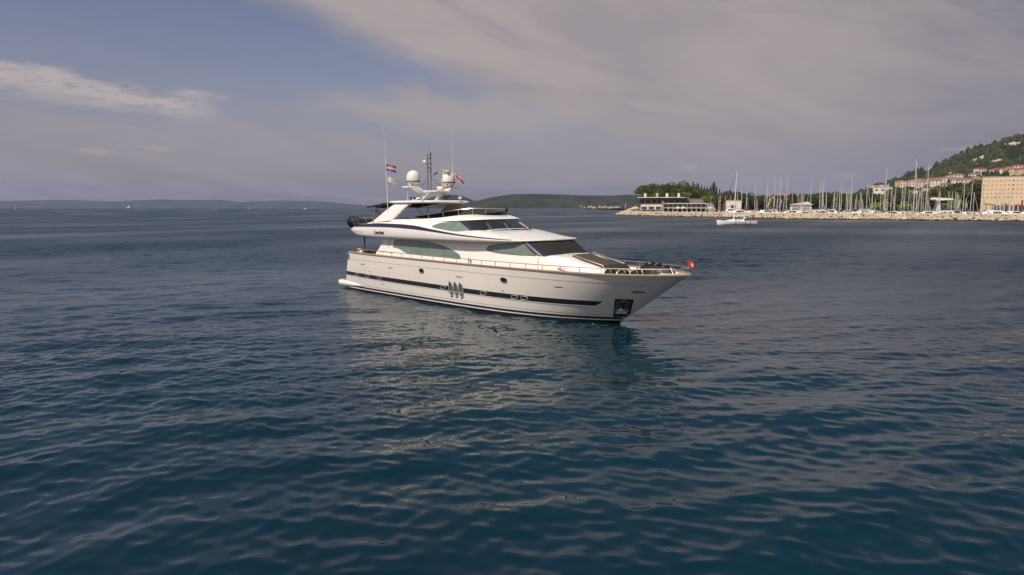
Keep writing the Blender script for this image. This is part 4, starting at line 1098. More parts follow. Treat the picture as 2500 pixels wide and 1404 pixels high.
def make_tree(kind, seed, label):
    r_ = random.Random(seed)
    nm = {'pine': 'pine_tree', 'cyp': 'cypress_tree', 'leaf': 'broadleaf_tree', 'bush': 'shrub', 'palm': 'palm_tree'}[kind]
    e = empty(nm, (0, 0, -500), 0, label, 'tree' if kind != 'bush' else 'bush'); t = MB(); c = MB()
    if kind == 'pine':
        t.tube([(0, 0, -1), (.2, .1, 3), (.5, 0, 6.5), (.3, .2, 9)], .38, 'trunk', 7, r2=.16)
        for k in range(5):
            a = k*1.26+r_.random(); t.tube([(.4, 0, 6+k*.4), (.4+2.2*math.cos(a), 2.2*math.sin(a), 8.2+.3*k), (.4+3.6*math.cos(a), 3.6*math.sin(a), 9.3)], .14, 'trunk', 5, r2=.05)
        clump_crown(c, (.3, 0, 9.4), 6.6, 6.6, 4.2, 1500, .42, 'pine', r_, .30, 9)
    elif kind == 'cyp':
        t.tube([(0, 0, -1), (0, 0, 3)], .25, 'trunk', 6)
        for _ in range(800):
            z = r_.uniform(.5, 13); w_ = 1.25*math.sin(min(1, (z+.6)/4)*math.pi/2)*(1-(z/13.6)**2.2)+.08; a = r_.uniform(0, 6.28); q = w_*r_.uniform(.7, 1.1)
            p = Vector((q*math.cos(a), q*math.sin(a), z)); s_ = .34*r_.uniform(.6, 1.2); d = Vector((math.cos(a)*.4, math.sin(a)*.4, 1)).normalized(); sd_ = Vector((-math.sin(a), math.cos(a), 0))
            c.add([p-sd_*s_*.6, p+sd_*s_*.6, p+d*s_*1.8], [(0, 1, 2)], 'dark')
    elif kind == 'leaf':
        t.tube([(0, 0, -1), (.1, .1, 2.5), (0, .3, 5)], .32, 'trunk', 7, r2=.14)
        for k in range(4):
            a = k*1.57+r_.random(); t.tube([(0, 0, 2.6+k*.4), (1.8*math.cos(a), 1.8*math.sin(a), 5+.3*k)], .12, 'trunk', 5, r2=.05)
        clump_crown(c, (0, 0, 5.6), 4.6, 4.6, 4.6, 1300, .38, 'leaf', r_, .75, 9)
    elif kind == 'bush':
        t.tube([(0, 0, -.5), (0, 0, 1.)], .15, 'trunk', 5)
        clump_crown(c, (0, 0, 1.5), 2.6, 2.4, 2.0, 420, .26, 'brush', r_, .7, 6)
    elif kind == 'palm':
        t.tube([(0, 0, -1), (.1, 0, 4), (0, 0, 7)], .28, 'trunk', 7, r2=.2)
        for k in range(18):
            a = k*2.4; up_ = r_.uniform(.2, 1.3); pr = []
            for q in range(6):
                s_ = q/5*2.9; pr.append(Vector((s_*math.cos(a), s_*math.sin(a), 7+up_*s_*.6-.32*s_*s_*.6)))
            sd_ = Vector((-math.sin(a), math.cos(a), 0))
            c.grid([[p-sd_*(.32*(1-q/6)), p+Vector((0, 0, .08)), p+sd_*(.32*(1-q/6))] for q, p in enumerate(pr)], 'leaf')
    t.build('trunk', e, smooth=True); c.build('crown', e, smooth=False, recalc=False)
    return e
PROT = {}
for k_, seeds in (('pine', (1, 2, 3)), ('cyp', (4, 5)), ('leaf', (6, 7, 8)), ('bush', (9, 10)), ('palm', (11,))):
    PROT[k_] = [make_tree(k_, s_, None) for s_ in seeds]
USED = set()
def place_tree(kind, loc, sc, label, group, sz=None, rz=None):
    pr = PROT[kind][rnd.randrange(len(PROT[kind]))]
    if pr.name not in USED: USED.add(pr.name); e = pr
    else: e = copy_tree(pr)
    e.location = loc; e.rotation_euler = (0, 0, rnd.uniform(0, 6.28) if rz is None else rz); s_ = sc; e.scale = (s_, s_, s_ if sz is None else sz)
    e['label'] = label; e['group'] = group; e['category'] = {'bush': 'bush', 'palm': 'palm'}.get(kind, 'tree'); return e

# ---- headland with the club buildings ---------------------------------------------
HEADY = 600.
def headz(x, y):
    q = at(1640, 470, 620).x
    a = math.exp(-((x-155)/62)**4)*math.exp(-((y-660)/75)**4); return 2.0+9.0*a
o = MB(); rows = []
for j in range(40):
    y = 520+260*j/39; row = []
    for i in range(70):
        x = 80+240*i/69
        e_ = min(1, max(0, (x-(96+ (y-560)*.14))/14)); 
        z = (headz(x, y)+.5*noise.noise(Vector((x*.08, y*.08, 0))))*e_-1.5*(1-e_)
        row.append((x, y, z))
    rows.append(row)
o.grid(rows, 'hillm'); hd = o.build('headland', None, recalc=False, ang=80)
if hd.data.polygons[0].normal.z < 0: hd.data.flip_normals()
tag(hd, 'low rocky headland carrying pines behind the clubhouse', kind='structure')
# quay land behind the boats
o = MB(); o.plan([(150, 470), (470, 400), (1200, 400), (2000, 600), (2000, 1100), (200, 1100), (100, 640)], -1, 1.6, 'asph'); tag(o.build('quay', None, smooth=False), 'grey quay and land behind the marina boats', kind='structure')

# ---- breakwater of piled rocks ------------------------------------------------------
BWL = [at0(u, v) for u, v in [(1508, 524.5), (1540, 526), (1600, 527.5), (1700, 530), (1800, 532), (1900, 534), (2000, 535.5), (2150, 537), (2300, 538.5), (2500, 540.5), (2700, 542), (3000, 544)]]
bl = [(i/(len(BWL)-1), p) for i, p in enumerate(BWL)]
def bwp(t): return Vector((interp([(a, p.x) for a, p in bl], t), interp([(a, p.y) for a, p in bl], t), 0))
o = MB(); rows = []
for i in range(161):
    t = i/160; p = bwp(t); q = bwp(min(1, t+.004))-bwp(max(0, t-.004)); q.normalize(); nn_ = Vector((-q.y, q.x, 0))
    hh = 2.6+.4*noise.noise(Vector((i*.4, 0, 5)))
    if t < .05: hh *= (.35+t/.05*.65)
    rows.append([tuple(p+nn_*d+Vector((0, 0, z))) for d, z in ((-1, -1.5), (1.2, .6), (3.5, hh*.75), (5.5, hh-.3), (10, hh-.4), (14, 1.2), (16, -1.5))])
o.grid(rows, 'conc'); tag(o.build('breakwater', None), 'long low breakwater protecting the marina', kind='structure')
ico = bmesh.new(); bmesh.ops.create_icosphere(ico, subdivisions=1, radius=1.); IV = [v.co.copy() for v in ico.verts]; IF = [tuple(v.index for v in f.verts) for f in ico.faces]; ico.free()
rk = MB(); r_ = random.Random(3)
for i in range(4200):
    t = r_.random()**.8; p = bwp(t); q = bwp(min(1, t+.004))-bwp(max(0, t-.004)); q.normalize(); nn_ = Vector((-q.y, q.x, 0))
    d = r_.uniform(-1.2, 6.5); hz_ = max(-.3, min(2.35, (d+1.0)*.62))+r_.uniform(-.3, .35)
    if t < .05: hz_ *= (.35+t/.05*.65)
    s_ = r_.uniform(.45, 1.05); rm = Matrix.Rotation(r_.uniform(0, 6), 3, Vector((r_.random(), r_.random(), r_.random())).normalized())
    sc = Vector((s_*r_.uniform(.7, 1.5), s_*r_.uniform(.7, 1.2), s_*r_.uniform(.5, .9)))
    rk.add([rm @ Vector((a.x*sc.x*r_.uniform(.85, 1.1), a.y*sc.y*r_.uniform(.85, 1.1), a.z*sc.z))+p+nn_*d+Vector((0, 0, hz_)) for a in IV], IF, 'rock')
# rocks round the tip of the headland
for i in range(500):
    u = r_.uniform(1508, 1558); p = at(u, 520, r_.uniform(548, 585)); s_ = r_.uniform(.8, 2.2); h_ = max(0, min(1, (u-1506)/45))*6.0*r_.random()
    rk.add([Vector((a.x*s_*1.3, a.y*s_, a.z*s_*.75))*r_.uniform(.8, 1.15)+Vector((p.x, p.y, h_-.2)) for a in IV], IF, 'rock')
tag(rk.build('riprap_rocks', None, smooth=False), 'pale limestone boulders piled along the breakwater', kind='stuff')
# dark wet band at the waterline of the rocks is real weed on separate low stones
wd = MB()
M['weed'] = mat('wet_rock', (.07, .055, .03), .5, vary=.4, vscale=.6)
for i in range(1500):
    t = r_.random()**.8; p = bwp(t); q = bwp(min(1, t+.004))-bwp(max(0, t-.004)); q.normalize(); nn_ = Vector((-q.y, q.x, 0)); s_ = r_.uniform(.4, .9)
    wd.add([Vector((a.x*s_*1.5, a.y*s_, a.z*s_*.6))*r_.uniform(.8, 1.15)+p+nn_*r_.uniform(-2.0, -.8)+Vector((0, 0, r_.uniform(-.1, .25))) for a in IV], IF, 'weed')
tag(wd.build('wet_rocks', None, smooth=False), 'dark wet stones at the waterline of the breakwater', kind='stuff')

# ---- clubhouse ------------------------------------------------------------------------
def bldg(name, u0, u1, v0, v1, Yd, depth, wall, label, rows_=2, cols=6, roof='conc', win='win', ww=.5, wh=.5, cat='building', parap=.4, zb=1.5, rz=0., rowv=None, group=None):
    """box building whose front face spans photo u0..u1, v0 (top)..v1; windows are parts"""
    a, b = at(u0, v1, Yd), at(u1, v1, Yd); zt = at(u0, v0, Yd).z; w_ = b.x-a.x; h_ = zt-zb
    xm_ = (a.x+b.x)/2; az_ = math.atan2(xm_, Yd); w_ *= math.cos(az_); e = empty(name, (xm_, Yd, zb), -az_+rz, label, cat, group)
    o = MB(); o.box((0, depth/2, h_/2-1), (w_, depth, h_+2), wall); o.build('wall', e, smooth=False)
    o = MB(); o.box((0, depth/2, h_+parap/2+.01), (w_+.5, depth+.5, parap), roof); o.build('roof', e, smooth=False)
    for j in range(rows_):
        for i in range(cols):
            if rowv: zc, hh = at(u0, rowv[j], Yd).z-zb, h_/rows_*wh
            else: zc, hh = h_*(j+.5)/rows_, h_/rows_*wh
            x = -w_/2+w_*(i+.5)/cols
            f = MB(); f.box((x, -.04, zc), (w_/cols*ww+.3, .14, hh+.3), 'wallw' if wall != 'wallw' else 'wallg'); fr = f.build('window', e, smooth=False)
            g = MB(); g.box((x, -.10, zc), (w_/cols*ww, .10, hh), win if isinstance(win, str) else win(i, j)); g.build('pane', fr, smooth=False)
    return e, w_, h_
e, w_, h_ = bldg('clubhouse', 1564, 1616, 499, 520, 548, 14, 'wallw', 'left wing of the waterfront clubhouse with a big window, beside the flagpole', 1, 3, zb=2.2, wh=.42, ww=.75)
o = MB(); o.box((0, -2, h_*.32), (w_+1, 4, .35), 'conc'); o.build('terrace', e, smooth=False)
for i in range(5): o = MB(); o.box((-w_/2+w_*(i+.2)/4.4, -3.6, h_*.14), (.3, .3, h_*.34), 'wallw'); o.build('column', e, smooth=False)
e, w_, h_ = bldg('clubhouse', 1620, 1722, 497, 520, 540, 16, 'wallw', 'long white two-storey clubhouse on the waterfront with columns and a terrace', 2, 9, zb=2.2, wh=.62, ww=.72)
o = MB(); o.box((0, -2.2, h_*.5), (w_+1, 4.4, .45), 'wallw'); o.build('terrace', e, smooth=False)
o = MB(); o.box((0, -1.6, h_+.1), (w_+1.5, 4, .4), 'wallw'); o.build('eaves', e, smooth=False)
for i in range(10): o = MB(); o.box((-w_/2+w_*i/9, -4.1, h_*.25), (.35, .35, h_*.5), 'wallw'); o.build('column', e, smooth=False)
o = MB(); o.tube([(-w_/2, -4.3, h_*.5+1.1), (w_/2, -4.3, h_*.5+1.1)], .07, 'line', 4); o.build('railing', e)
e, w_, h_ = bldg('restaurant', 1560, 1676, 484, 498, 575, 14, 'stone', 'stone upper terrace restaurant with a white flat roof under the pines', 1, 8, 'wallw', zb=7.0, wh=.6, ww=.7, parap=.8)
o = MB(); o.box((0, -2, h_+.6), (w_+3, 6, .5), 'wallw'); o.build('canopy', e, smooth=False)
for dxx in (-14.5, -4.8, 3.4, 13):
    o = MB(); o.lathe([(0, 0), (1.1, 0), (1.1, 3.4), (.9, 3.4), (0, 3.3)], 'wallw', 12, (dxx, 4, h_+.8)); o.build('chimney', e)
bldg('low_annex', 1722, 1756, 497, 518, 545, 12, 'wallg', 'plain grey-white annex with a blue window, right end of the clubhouse', 1, 3, zb=2.2, wh=.3, ww=.5)
bldg('retaining_wall', 1676, 1718, 486, 497, 572, 4, 'stone', 'brown stone retaining wall under the cypresses', 0, 0, 'stone', zb=6.0, cat='wall')
e, _, _ = bldg('white_tower_block', 1772, 1808, 490, 518, 520, 12, 'wallw', 'plain cream block with one small window, behind the moored motor yachts', 1, 1, zb=2.0, wh=.25, ww=.3)
for i, (u, lab) in enumerate(((1655, 'white parasol on the clubhouse quay, left one of the three'), (1668, 'white parasol on the clubhouse quay, middle one of the three'), (1734, 'white tent canopy by the grey annex'))):
    p = at(u, 519, 528); e = empty('parasol', (p.x, p.y, 2.6), 0, lab, 'parasol', 'canopies on the clubhouse quay'); w_ = 3.4 if i < 2 else 4
    o = MB(); o.lathe([(w_, 2.6), (w_*.5, 3.3), (.05, 4.0)], 'white', 8); o.build('canopy', e, smooth=False); o = MB(); o.tube([(0, 0, 0), (0, 0, 3.6)], .08, 'aluw', 6); o.build('pole', e)
p = at(1616, 520, 536); e = empty('flagpole', (p.x, p.y, 2.4), 0, 'white flagpole in front of the clubhouse', 'flagpole'); o = MB(); o.tube([(0, 0, 0), (0, 0, 9)], .09, 'aluw', 6); o.build('pole', e)
flag('club_flag', (p.x, p.y, 10.6), 2.2, 4.2, lambda s_, t: 'red' if s_ < .4 else ('white' if s_ < .65 else 'blue'), 'long hanging red, white and blue flag in front of the clubhouse', droop=.6, nx=6, ny=6, wave=.2, dirv=(1, .2, 0))
# small harbour beacon on the tip and a moored work boat
p = at(1527, 516, 560); e = empty('harbour_beacon', (p.x, p.y, 5.0), 0, 'small slim green beacon on the tip of the headland', 'beacon')
o = MB(); o.tube([(0, 0, 0), (0, 0, 5)], .5, 'wallg', 8, r2=.2); o.lathe([(.6, 5), (.6, 5.2), (0, 6)], 'boatb', 8); o.build('tower', e)

# white-roofed hangar
e, w_, h_ = bldg('boat_hangar', 1928, 1981, 500, 519, 470, 20, 'wallw', 'white boat hangar with a low gabled roof behind the moored boats', 1, 2, zb=1.8, wh=.45, ww=.6, win='wallg')
o = MB(); o.prism([(-w_/2-1, h_), (w_/2+1, h_), (w_*.3, h_+2.2)], -1, 21, 'wallw'); o.build('gable', e, smooth=False)
# big cream block on the right
def bw(i, j): return rnd.choice(['shut', 'shut', 'shut', 'win', 'wallg'])
e, w_, h_ = bldg('institute_building', 2391, 2515, 431, 520, 500, 16, 'wallc', 'large sand-coloured six-storey block with rows of square windows, right edge', 5, 12, 'conc', win=bw, rowv=[481, 471.5, 461.5, 451, 440.5], wh=.17, ww=.40, zb=2., rz=R(-4), parap=.3)
o = MB(); o.box((4, -.06, h_*.11), (w_-9, .2, h_*.20), 'win'); gf = o.build('ground_floor_glazing', e, smooth=False)
for i in range(9): o = MB(); o.box((-w_/2+5+(w_-10)*i/8, -.2, h_*.11), (.7, .3, h_*.2), 'wallc'); o.build('column', gf, smooth=False)
# pale angular flat-roofed buildings between the trees
for i, (u0, u1, v0, v1, Yd, wl, lab) in enumerate([
        (2132, 2178, 458, 463, 760, 'wallw', 'long white flat roof above the trees, left end of the hillside town'),
        (2330, 2352, 459, 473, 700, 'wallc', 'cream gabled house above the round green tree'),
        (2352, 2386, 455, 476, 660, 'wallw', 'tall white blank-walled house left of the big sand-coloured block'),
        (2218, 2240, 466, 478, 640, 'wallw', 'low white house behind the tallest mast')]):
    bldg('hillside_villa', u0, u1, v0, v1+10, Yd, 12, wl, lab, 1, 3, 'tile' if i in (1,) else 'conc', zb=at(u0, v1, Yd).z-3, wh=.3, ww=.4, cat='house')
# white canopy on one thick pillar
p = at(2297, 520, 470); zt = at(2297, 487, 470).z
e = empty('canopy_shelter', (p.x, p.y, 2), 0, 'white flat canopy on one thick pillar behind the moored boats', 'canopy')
o = MB(); o.prism([(-6.2, zt-1.9), (-5.2, zt-2.8), (6, zt-2.3), (6, zt-1.2), (-5.4, zt-.8)], -3, 3, 'boatw'); o.build('roof', e, smooth=False)
o = MB(); o.box((-2.2, 0, (zt-2)/2-.5), (1.9, 2.2, zt-2), 'boatw'); o.build('pillar', e, smooth=False)

# ---- hillside houses ----------------------------------------------------------------------
HH = [(2138, 463), (2160, 460), (2196, 451), (2206, 453), (2228, 449), (2236, 450), (2246, 448), (2256, 452), (2252, 455), (2270, 448), (2276, 446), (2284, 450), (2292, 445), (2290, 448), (2300, 444), (2312, 442), (2322, 439), (2326, 446), (2332, 450), (2344, 446), (2352, 450), (2360, 447), (2338, 437), (2270, 468), (2284, 466), (2296, 470), (2312, 463), (2320, 468), (2306, 460), (2380, 434), (2392, 422), (2428, 424), (2444, 422), (2466, 420), (2474, 424), (2486, 416), (2456, 417), (2498, 420), (2376, 448), (2382, 443), (2388, 452), (2490, 424)]
for i, (u, v) in enumerate(HH):
    q = hit(u, v+3)
    if q is None: continue
    big = v < 426; wd_ = rnd.uniform(11, 19)*(q.y/900)*.8; hh_ = rnd.uniform(5.5, 8)*(q.y/900)*.9
    rf = rnd.choice(['tile', 'tile', 'conc']) if not big else rnd.choice(['tile', 'tiler', 'tiler'])
    simple_house('hillside_house', (q.x, q.y, q.z), wd_, 10, hh_, rnd.choice(['wallw', 'wallw', 'wallc']), rf,
                 ('pale house with red roof high on the hillside above the big sand-coloured block' if big else 'pale house among the trees of the hillside town behind the masts'), rz=rnd.uniform(-.35, .35),
                 group='upper hillside houses' if big else 'houses of the hillside town', nwin=3, hip=rf != 'conc')
# ---- forest on the hill: one mass -----------------------------------------------------------
fr = MB(); r_ = random.Random(21); cnt = 0
FV = [Vector((math.cos(a)*r, math.sin(a)*r, z)) for r, z in ((1., 0.), (.9, .55), (.45, 1.05)) for a in [i*math.pi/3 for i in range(6)]]+[Vector((0, 0, 1.25))]
FF = [(i, (i+1) % 6, 6+(i+1) % 6, 6+i) for i in range(6)]+[(6+i, 6+(i+1) % 6, 12+(i+1) % 6, 12+i) for i in range(6)]+[(12+i, 12+(i+1) % 6, 18) for i in range(6)]
bare = []
for (u, v, ru, rv) in [(2475, 352, 15, 6), (2432, 393, 12, 5), (2378, 392, 6, 3), (2390, 402, 4, 3), (2325, 423, 8, 2.5), (2262, 412, 14, 5), (2280, 410, 8, 5), (2340, 432, 10, 3), (2400, 385, 8, 4)]: bare.append((u, v, ru, rv))
def unproj(p):
    y_ = p.y*math.cos(PITCH)-(p.z-CH)*math.sin(PITCH); u_ = p.y*math.sin(PITCH)+(p.z-CH)*math.cos(PITCH); return 1250+1667*p.x/y_, 702-1667*u_/y_
placed = 0
while placed < 7600:
    y = r_.uniform(700, 1500); x = r_.uniform(.50*y, 1.15*y+60)
    z = hz(x, y); u, v = unproj(Vector((x, y, z+4)))
    if u > 3150 or u < 1990: continue
    if any(((u-a)/c)**2+((v-b)/d)**2 < 1+.5*noise.noise(Vector((u*.2, v*.3, 0))) for a, b, c, d in bare): continue
    if any(abs(u-a) < 7 and -5 < v-b < 5 for a, b in HH) and r_.random() < .85: continue
    if 435 < v < 475 and r_.random() < .35: continue
    if noise.noise(Vector((x*.012, y*.012, 7))) > .34: continue
    s_ = r_.uniform(2.6, 5.6); hs = r_.uniform(.8, 1.3); dz_ = r_.uniform(0, 6.28)
    ca, sa = math.cos(dz_), math.sin(dz_)
    vs = []
    for a in FV:
        k = 1+r_.uniform(-.22, .22); vs.append((x+(a.x*ca-a.y*sa)*s_*k, y+(a.x*sa+a.y*ca)*s_*k, z-1.2+a.z*s_*1.5*hs*k))
    fr.add(vs, FF, 'wood'); placed += 1
tag(fr.build('forest', None, smooth=False, recalc=False), 'mixed green woodland covering the hillside', kind='stuff')
# bare crags
for i, (u, v, ru, rv) in enumerate(bare):
    q = hit(u, v, 700)
    if q is None: continue
    k = q.y/1667; o = MB()
    for _ in range(16):
        s_ = r_.uniform(.25, .6); dx_, dz_ = r_.uniform(-.8, .8)*ru*k, r_.uniform(-.6, .6)*rv*k
        yy = q.y+dz_*3; 
        o.add([Vector((a.x*ru*k*s_*r_.uniform(.8, 1.1), a.y*6*s_*2, a.z*rv*k*s_*1.5*r_.uniform(.8, 1.2)))+Vector((q.x+dx_, yy, hz(q.x+dx_, yy)+.5)) for a in IV], IF, 'rock')
    tag(o.build('rock_outcrop', None, smooth=False), ['pale crag near the top of the hill at the right edge', 'pale crag halfway up the hill above the big block', 'small bare patch of rock left of the larger crag on the hill', 'lower small rock patch on the hill', 'rocky patch just above the hillside town', 'cliff on the round knob of the ridge, left part', 'cliff on the round knob of the ridge, right part', 'small rock patch above the cream gabled house', 'small bare rock between the two crags'][i], 'rock', 'crags on the wooded hill')

# ---- trees one can tell apart --------------------------------------------------------------
for i, (u, v) in enumerate([(1572, 462), (1582, 457), (1594, 453), (1606, 458), (1618, 462), (1628, 456), (1640, 451), (1652, 450), (1662, 455), (1672, 462), (1648, 463), (1590, 470), (1606, 474), (1630, 472), (1655, 472), (1676, 470), (1704, 464), (1716, 462), (1726, 468), (1688, 458), (1695, 472), (1712, 474), (1578, 475), (1740, 472)]):
    Yd = 600+rnd.uniform(-12, 45) if v < 466 else 585+rnd.uniform(0, 14); top = at(u, v, Yd); b_ = headz(top.x, Yd); h_ = top.z-b_; sc = h_/12.2
    place_tree('pine', (top.x, Yd, b_), max(.45, sc*.9), 'umbrella pine in the dense grove above the clubhouse', 'pines above the clubhouse', sz=sc)
for i, (u, v) in enumerate([(1607, 450), (1617, 449), (1660, 449), (1667, 449), (1674, 446), (1681, 447), (1692, 443), (1697, 449), (1702, 448), (1706, 448), (1713, 452), (1720, 455), (1727, 456), (1736, 453), (1741, 446), (1745, 444), (1750, 456), (1757, 462), (1684, 452), (1733, 460)]):
    Yd = 625+rnd.uniform(0, 30); top = at(u, v-1, Yd); b_ = headz(top.x, Yd)-1; sc = (top.z-b_)/13.4
    place_tree('cyp', (top.x, Yd, b_), sc*.75, 'slim dark cypress standing above the pine grove', 'cypresses above the clubhouse', sz=sc)
for i, (u, v) in enumerate([(1768, 464), (1778, 468), (1790, 466), (1802, 463), (1812, 465), (1822, 474), (1836, 476), (1850, 470), (1862, 474), (1874, 478), (1886, 468), (1898, 471), (1910, 476), (1922, 474), (1934, 468), (1948, 466), (1962, 472), (1974, 474), (1988, 468), (2000, 466), (2014, 463), (2030, 462), (2044, 466), (2058, 470), (2072, 468), (2086, 466), (2098, 468), (2112, 470), (2126, 466), (2140, 468), (2154, 470), (2166, 472), (2180, 470), (2192, 455), (2204, 457), (2216, 462), (2230, 468), (2246, 472), (2260, 470), (2274, 456), (2286, 458), (2300, 450), (2312, 447), (2356, 436), (2346, 432), (2366, 434), (2376, 456), (2384, 468), (2370, 478), (2250, 482), (2236, 484), (2220, 484)]):
    v += 9 if u > 2185 else 4
    Yd = 560+rnd.uniform(0, 50)+(60 if u > 2180 and v < 471 else 0); top = at(u, v, Yd); b_ = max(2., hz(top.x, Yd) if top.x > 240 else 2.); h_ = max(5, top.z-b_); sc = h_/10.2
    place_tree('leaf' if i % 3 else 'pine', (top.x, Yd, b_), sc*(1.15 if i % 3 else .8)*.9, 'dark green tree in the belt of trees behind the marina', 'trees behind the marina', sz=sc*(1 if i % 3 else .78))
    # a second, lower crown fills the belt towards the quay
    p = at(u+rnd.uniform(-5, 5), v+16, 545); b_ = 2.; sc = max(.5, (p.z-b_)/8.8)
    place_tree('leaf', (p.x, 545, b_), sc*1.25, 'lower tree in front of the tree belt behind the marina', 'lower trees behind the marina', sz=sc)
for (u, v, s_, lab, g_) in [(2322, 466, 17, 'large round dark green pine right of the white canopy', None), (2300, 478, 9, 'round dark pine just above the white canopy', None)]:
    p = at(u, v, 520); b_ = 2.; sc = (p.z-b_)/11.6; t_ = place_tree('pine', (p.x, 520, b_), sc*1.15, lab, 'x', sz=sc); del t_['group']
for i, (u, v, lab) in enumerate([(2330, 487, 'bright yellow-green bush right of the white canopy'), (2140, 492, 'bright green shrub among the masts, left one'), (2152, 490, 'bright green shrub among the masts, right one'), (2210, 492, 'green shrub behind the tallest mast'), (1551, 497, 'round shrub on the left edge of the headland, upper'), (1562, 503, 'round shrub left of the clubhouse'), (1546, 505, 'low shrub on the rocks of the headland'), (1675, 468, 'light green bush below the cypresses'), (1720, 478, 'light yellow-green bush on the terrace wall'), (1736, 478, 'light green bush beside the stone wall')]):
    Yd = 500 if u > 1800 else 566; p = at(u, v, Yd); b_ = 1.8 if u > 1800 else (at(u, v+12, Yd).z if u > 1600 else at(u, v+12, Yd).z); sc = max(.6, (p.z-b_)/3.4)
    place_tree('bush', (p.x, Yd, b_), sc*1.2, lab, 'bright shrubs near the shore', sz=sc)
for i, (u, v) in enumerate([(1770, 500), (1952, 500), (2028, 500), (2072, 497), (2096, 502), (2134, 500), (2318, 500), (2410, 487), (2424, 490), (2456, 488), (2485, 490), (2392, 498)]):
    p = at(u, v, 455); sc = (p.z-1.8)/10.5; place_tree('palm', (p.x, 455, 1.8), sc, 'small palm on the marina quay', 'palms on the quay', sz=sc)
for k_ in PROT:
    for pr in PROT[k_]:
        if pr.name not in USED:
            for ch in list(pr.children): bpy.data.objects.remove(ch)
            bpy.data.objects.remove(pr)

# ---- sail boats and motor boats --------------------------------------------------------------
def boat_hull(o, L, B, F, m='boatw', stern=.75, rake=.12, n=14, keel=-.4, boot=None):
    rows = []
    for i in range(n+1):
        s_ = i/n; x = -L/2+L*s_; b = B/2*(stern+(1-stern)*math.sin(min(1, s_/.45)*math.pi/2))*(1-max(0, (s_-.45)/.55)**2.2); b = max(.02, b)
        sh = F*(1+.25*(2*s_-1)**2*(1 if s_ > .5 else .3)); xo = rake*L*max(0, s_-.6)**1.0
        rows.append([(x-xo*.9, 0, keel), (x-xo*.7, -b*.62, keel*.3), (x-xo*.35, -b*.9, sh*.4), (x, -b, sh), (x, 0, sh+.05)])
    full = [r+[(p[0], -p[1], p[2]) for p in r[::-1][1:]] for r in rows]
    o.grid(full, m, caps=True); return o
def make_sail(L=11.5, Hm=16., m='boatw', name='sailing_boat', cov='boatb'):
    e = empty(name, (0, 0, -500)); o = MB(); boat_hull(o, L, L*.31, 1.15, m); o.build('hull', e, ang=50)
    o = MB(); rows = []
    for s_, h_, w_ in ((-.12, .0, .7), (-.10, .35, .7), (.1, .45, .68), (.24, .25, .5), (.28, 0, .4)): rows.append([(s_*L, -w_*L*.13, 1.15), (s_*L, -w_*L*.12, 1.15+h_), (s_*L, w_*L*.12, 1.15+h_), (s_*L, w_*L*.13, 1.15)])
    o.grid(rows, m, caps=True); o.build('cabin', e, ang=40)
    o = MB(); o.tube([(.06*L, 0, 1.1), (.05*L, 0, Hm)], .19, 'alu', 6, r2=.14); o.tube([(.06*L, 0, 2.2), (-.32*L, 0, 2.35)], .10, 'alu', 6)
    for zz_ in (.45, .72): o.tube([(.055*L, -L*.07, Hm*zz_), (.055*L, L*.07, Hm*zz_)], .04, 'alu', 4)
    o.build('mast', e)
    o = MB(); o.tube([(.05*L, 0, 2.45), (-.30*L, 0, 2.55)], .20, cov, 6); o.build('sail_cover', e)
    o = MB(); o.tube([(.49*L, 0, 1.4), (.06*L, 0, Hm*.96)], .10, 'white', 5, r2=.04); o.build('furled_jib', e)
    return e
def make_motor(L=10., m='boatw', kind=0):
    e = empty('motor_boat', (0, 0, -500)); o = MB(); boat_hull(o, L, L*.32, 1.3, m, .9, .2); o.build('hull', e, ang=50)
    o = MB(); hh = .8 if kind == 0 else 1.35
    rows = []
    for s_, h_, w_ in ((-.30, .0, .8), (-.26, hh, .75), (.06, hh*1.0, .70), (.20, .35, .6), (.34, 0, .4)): rows.append([(s_*L, -w_*L*.15, 1.3), (s_*L, -w_*L*.12, 1.3+h_), (s_*L, w_*L*.12, 1.3+h_), (s_*L, w_*L*.15, 1.3)])
    o.grid(rows, 'boatw', caps=True); cb_ = o.build('cabin', e, ang=40)
    for sg in (1, -1): o = MB(); o.box((-.09*L, -.112*L*sg, 1.3+hh*.6), (.26*L, .12, hh*.42), 'bglass'); o.build('window', cb_, smooth=False)
    for sg in (1, -1): o = MB(); o.box((.02*L, -.155*L*sg, .85), (.3*L, .12, .16), 'bglass'); o.build('hull_window', e, smooth=False)
    o = MB(); o.add([(.065*L, -.1*L, 1.3+hh), (.065*L, .1*L, 1.3+hh), (.19*L, .08*L, 1.72), (.19*L, -.08*L, 1.72)], [(0, 1, 2, 3)], 'bglass'); o.build('windscreen', cb_, smooth=False)
    if kind == 1:
        o = MB(); o.box((-.14*L, 0, 1.3+hh+.75), (.22*L, .2*L, .10), 'boatb'); o.tube([(-.22*L, -.09*L, 1.3+hh), (-.2*L, -.09*L, 1.3+hh+.75)], .05, 'alu', 4); o.build('bimini_top', e)
    return e
SPR = [make_sail(11.5, 16, 'boatw'), make_sail(12.5, 16, 'boatb', cov='boatw'), make_sail(10.5, 16, 'boatw', cov='redb')]
MPR = [make_motor(9, 'boatw', 0), make_motor(12, 'boatw', 1), make_motor(10, 'boatb', 0), make_motor(8.5, 'boatr', 0)]
def bwy(u): return lin([(1508, 540), (1600, 467), (1700, 418), (1800, 386), (1900, 358), (2000, 340), (2150, 324), (2300, 309), (2500, 291), (2800, 275)], u)
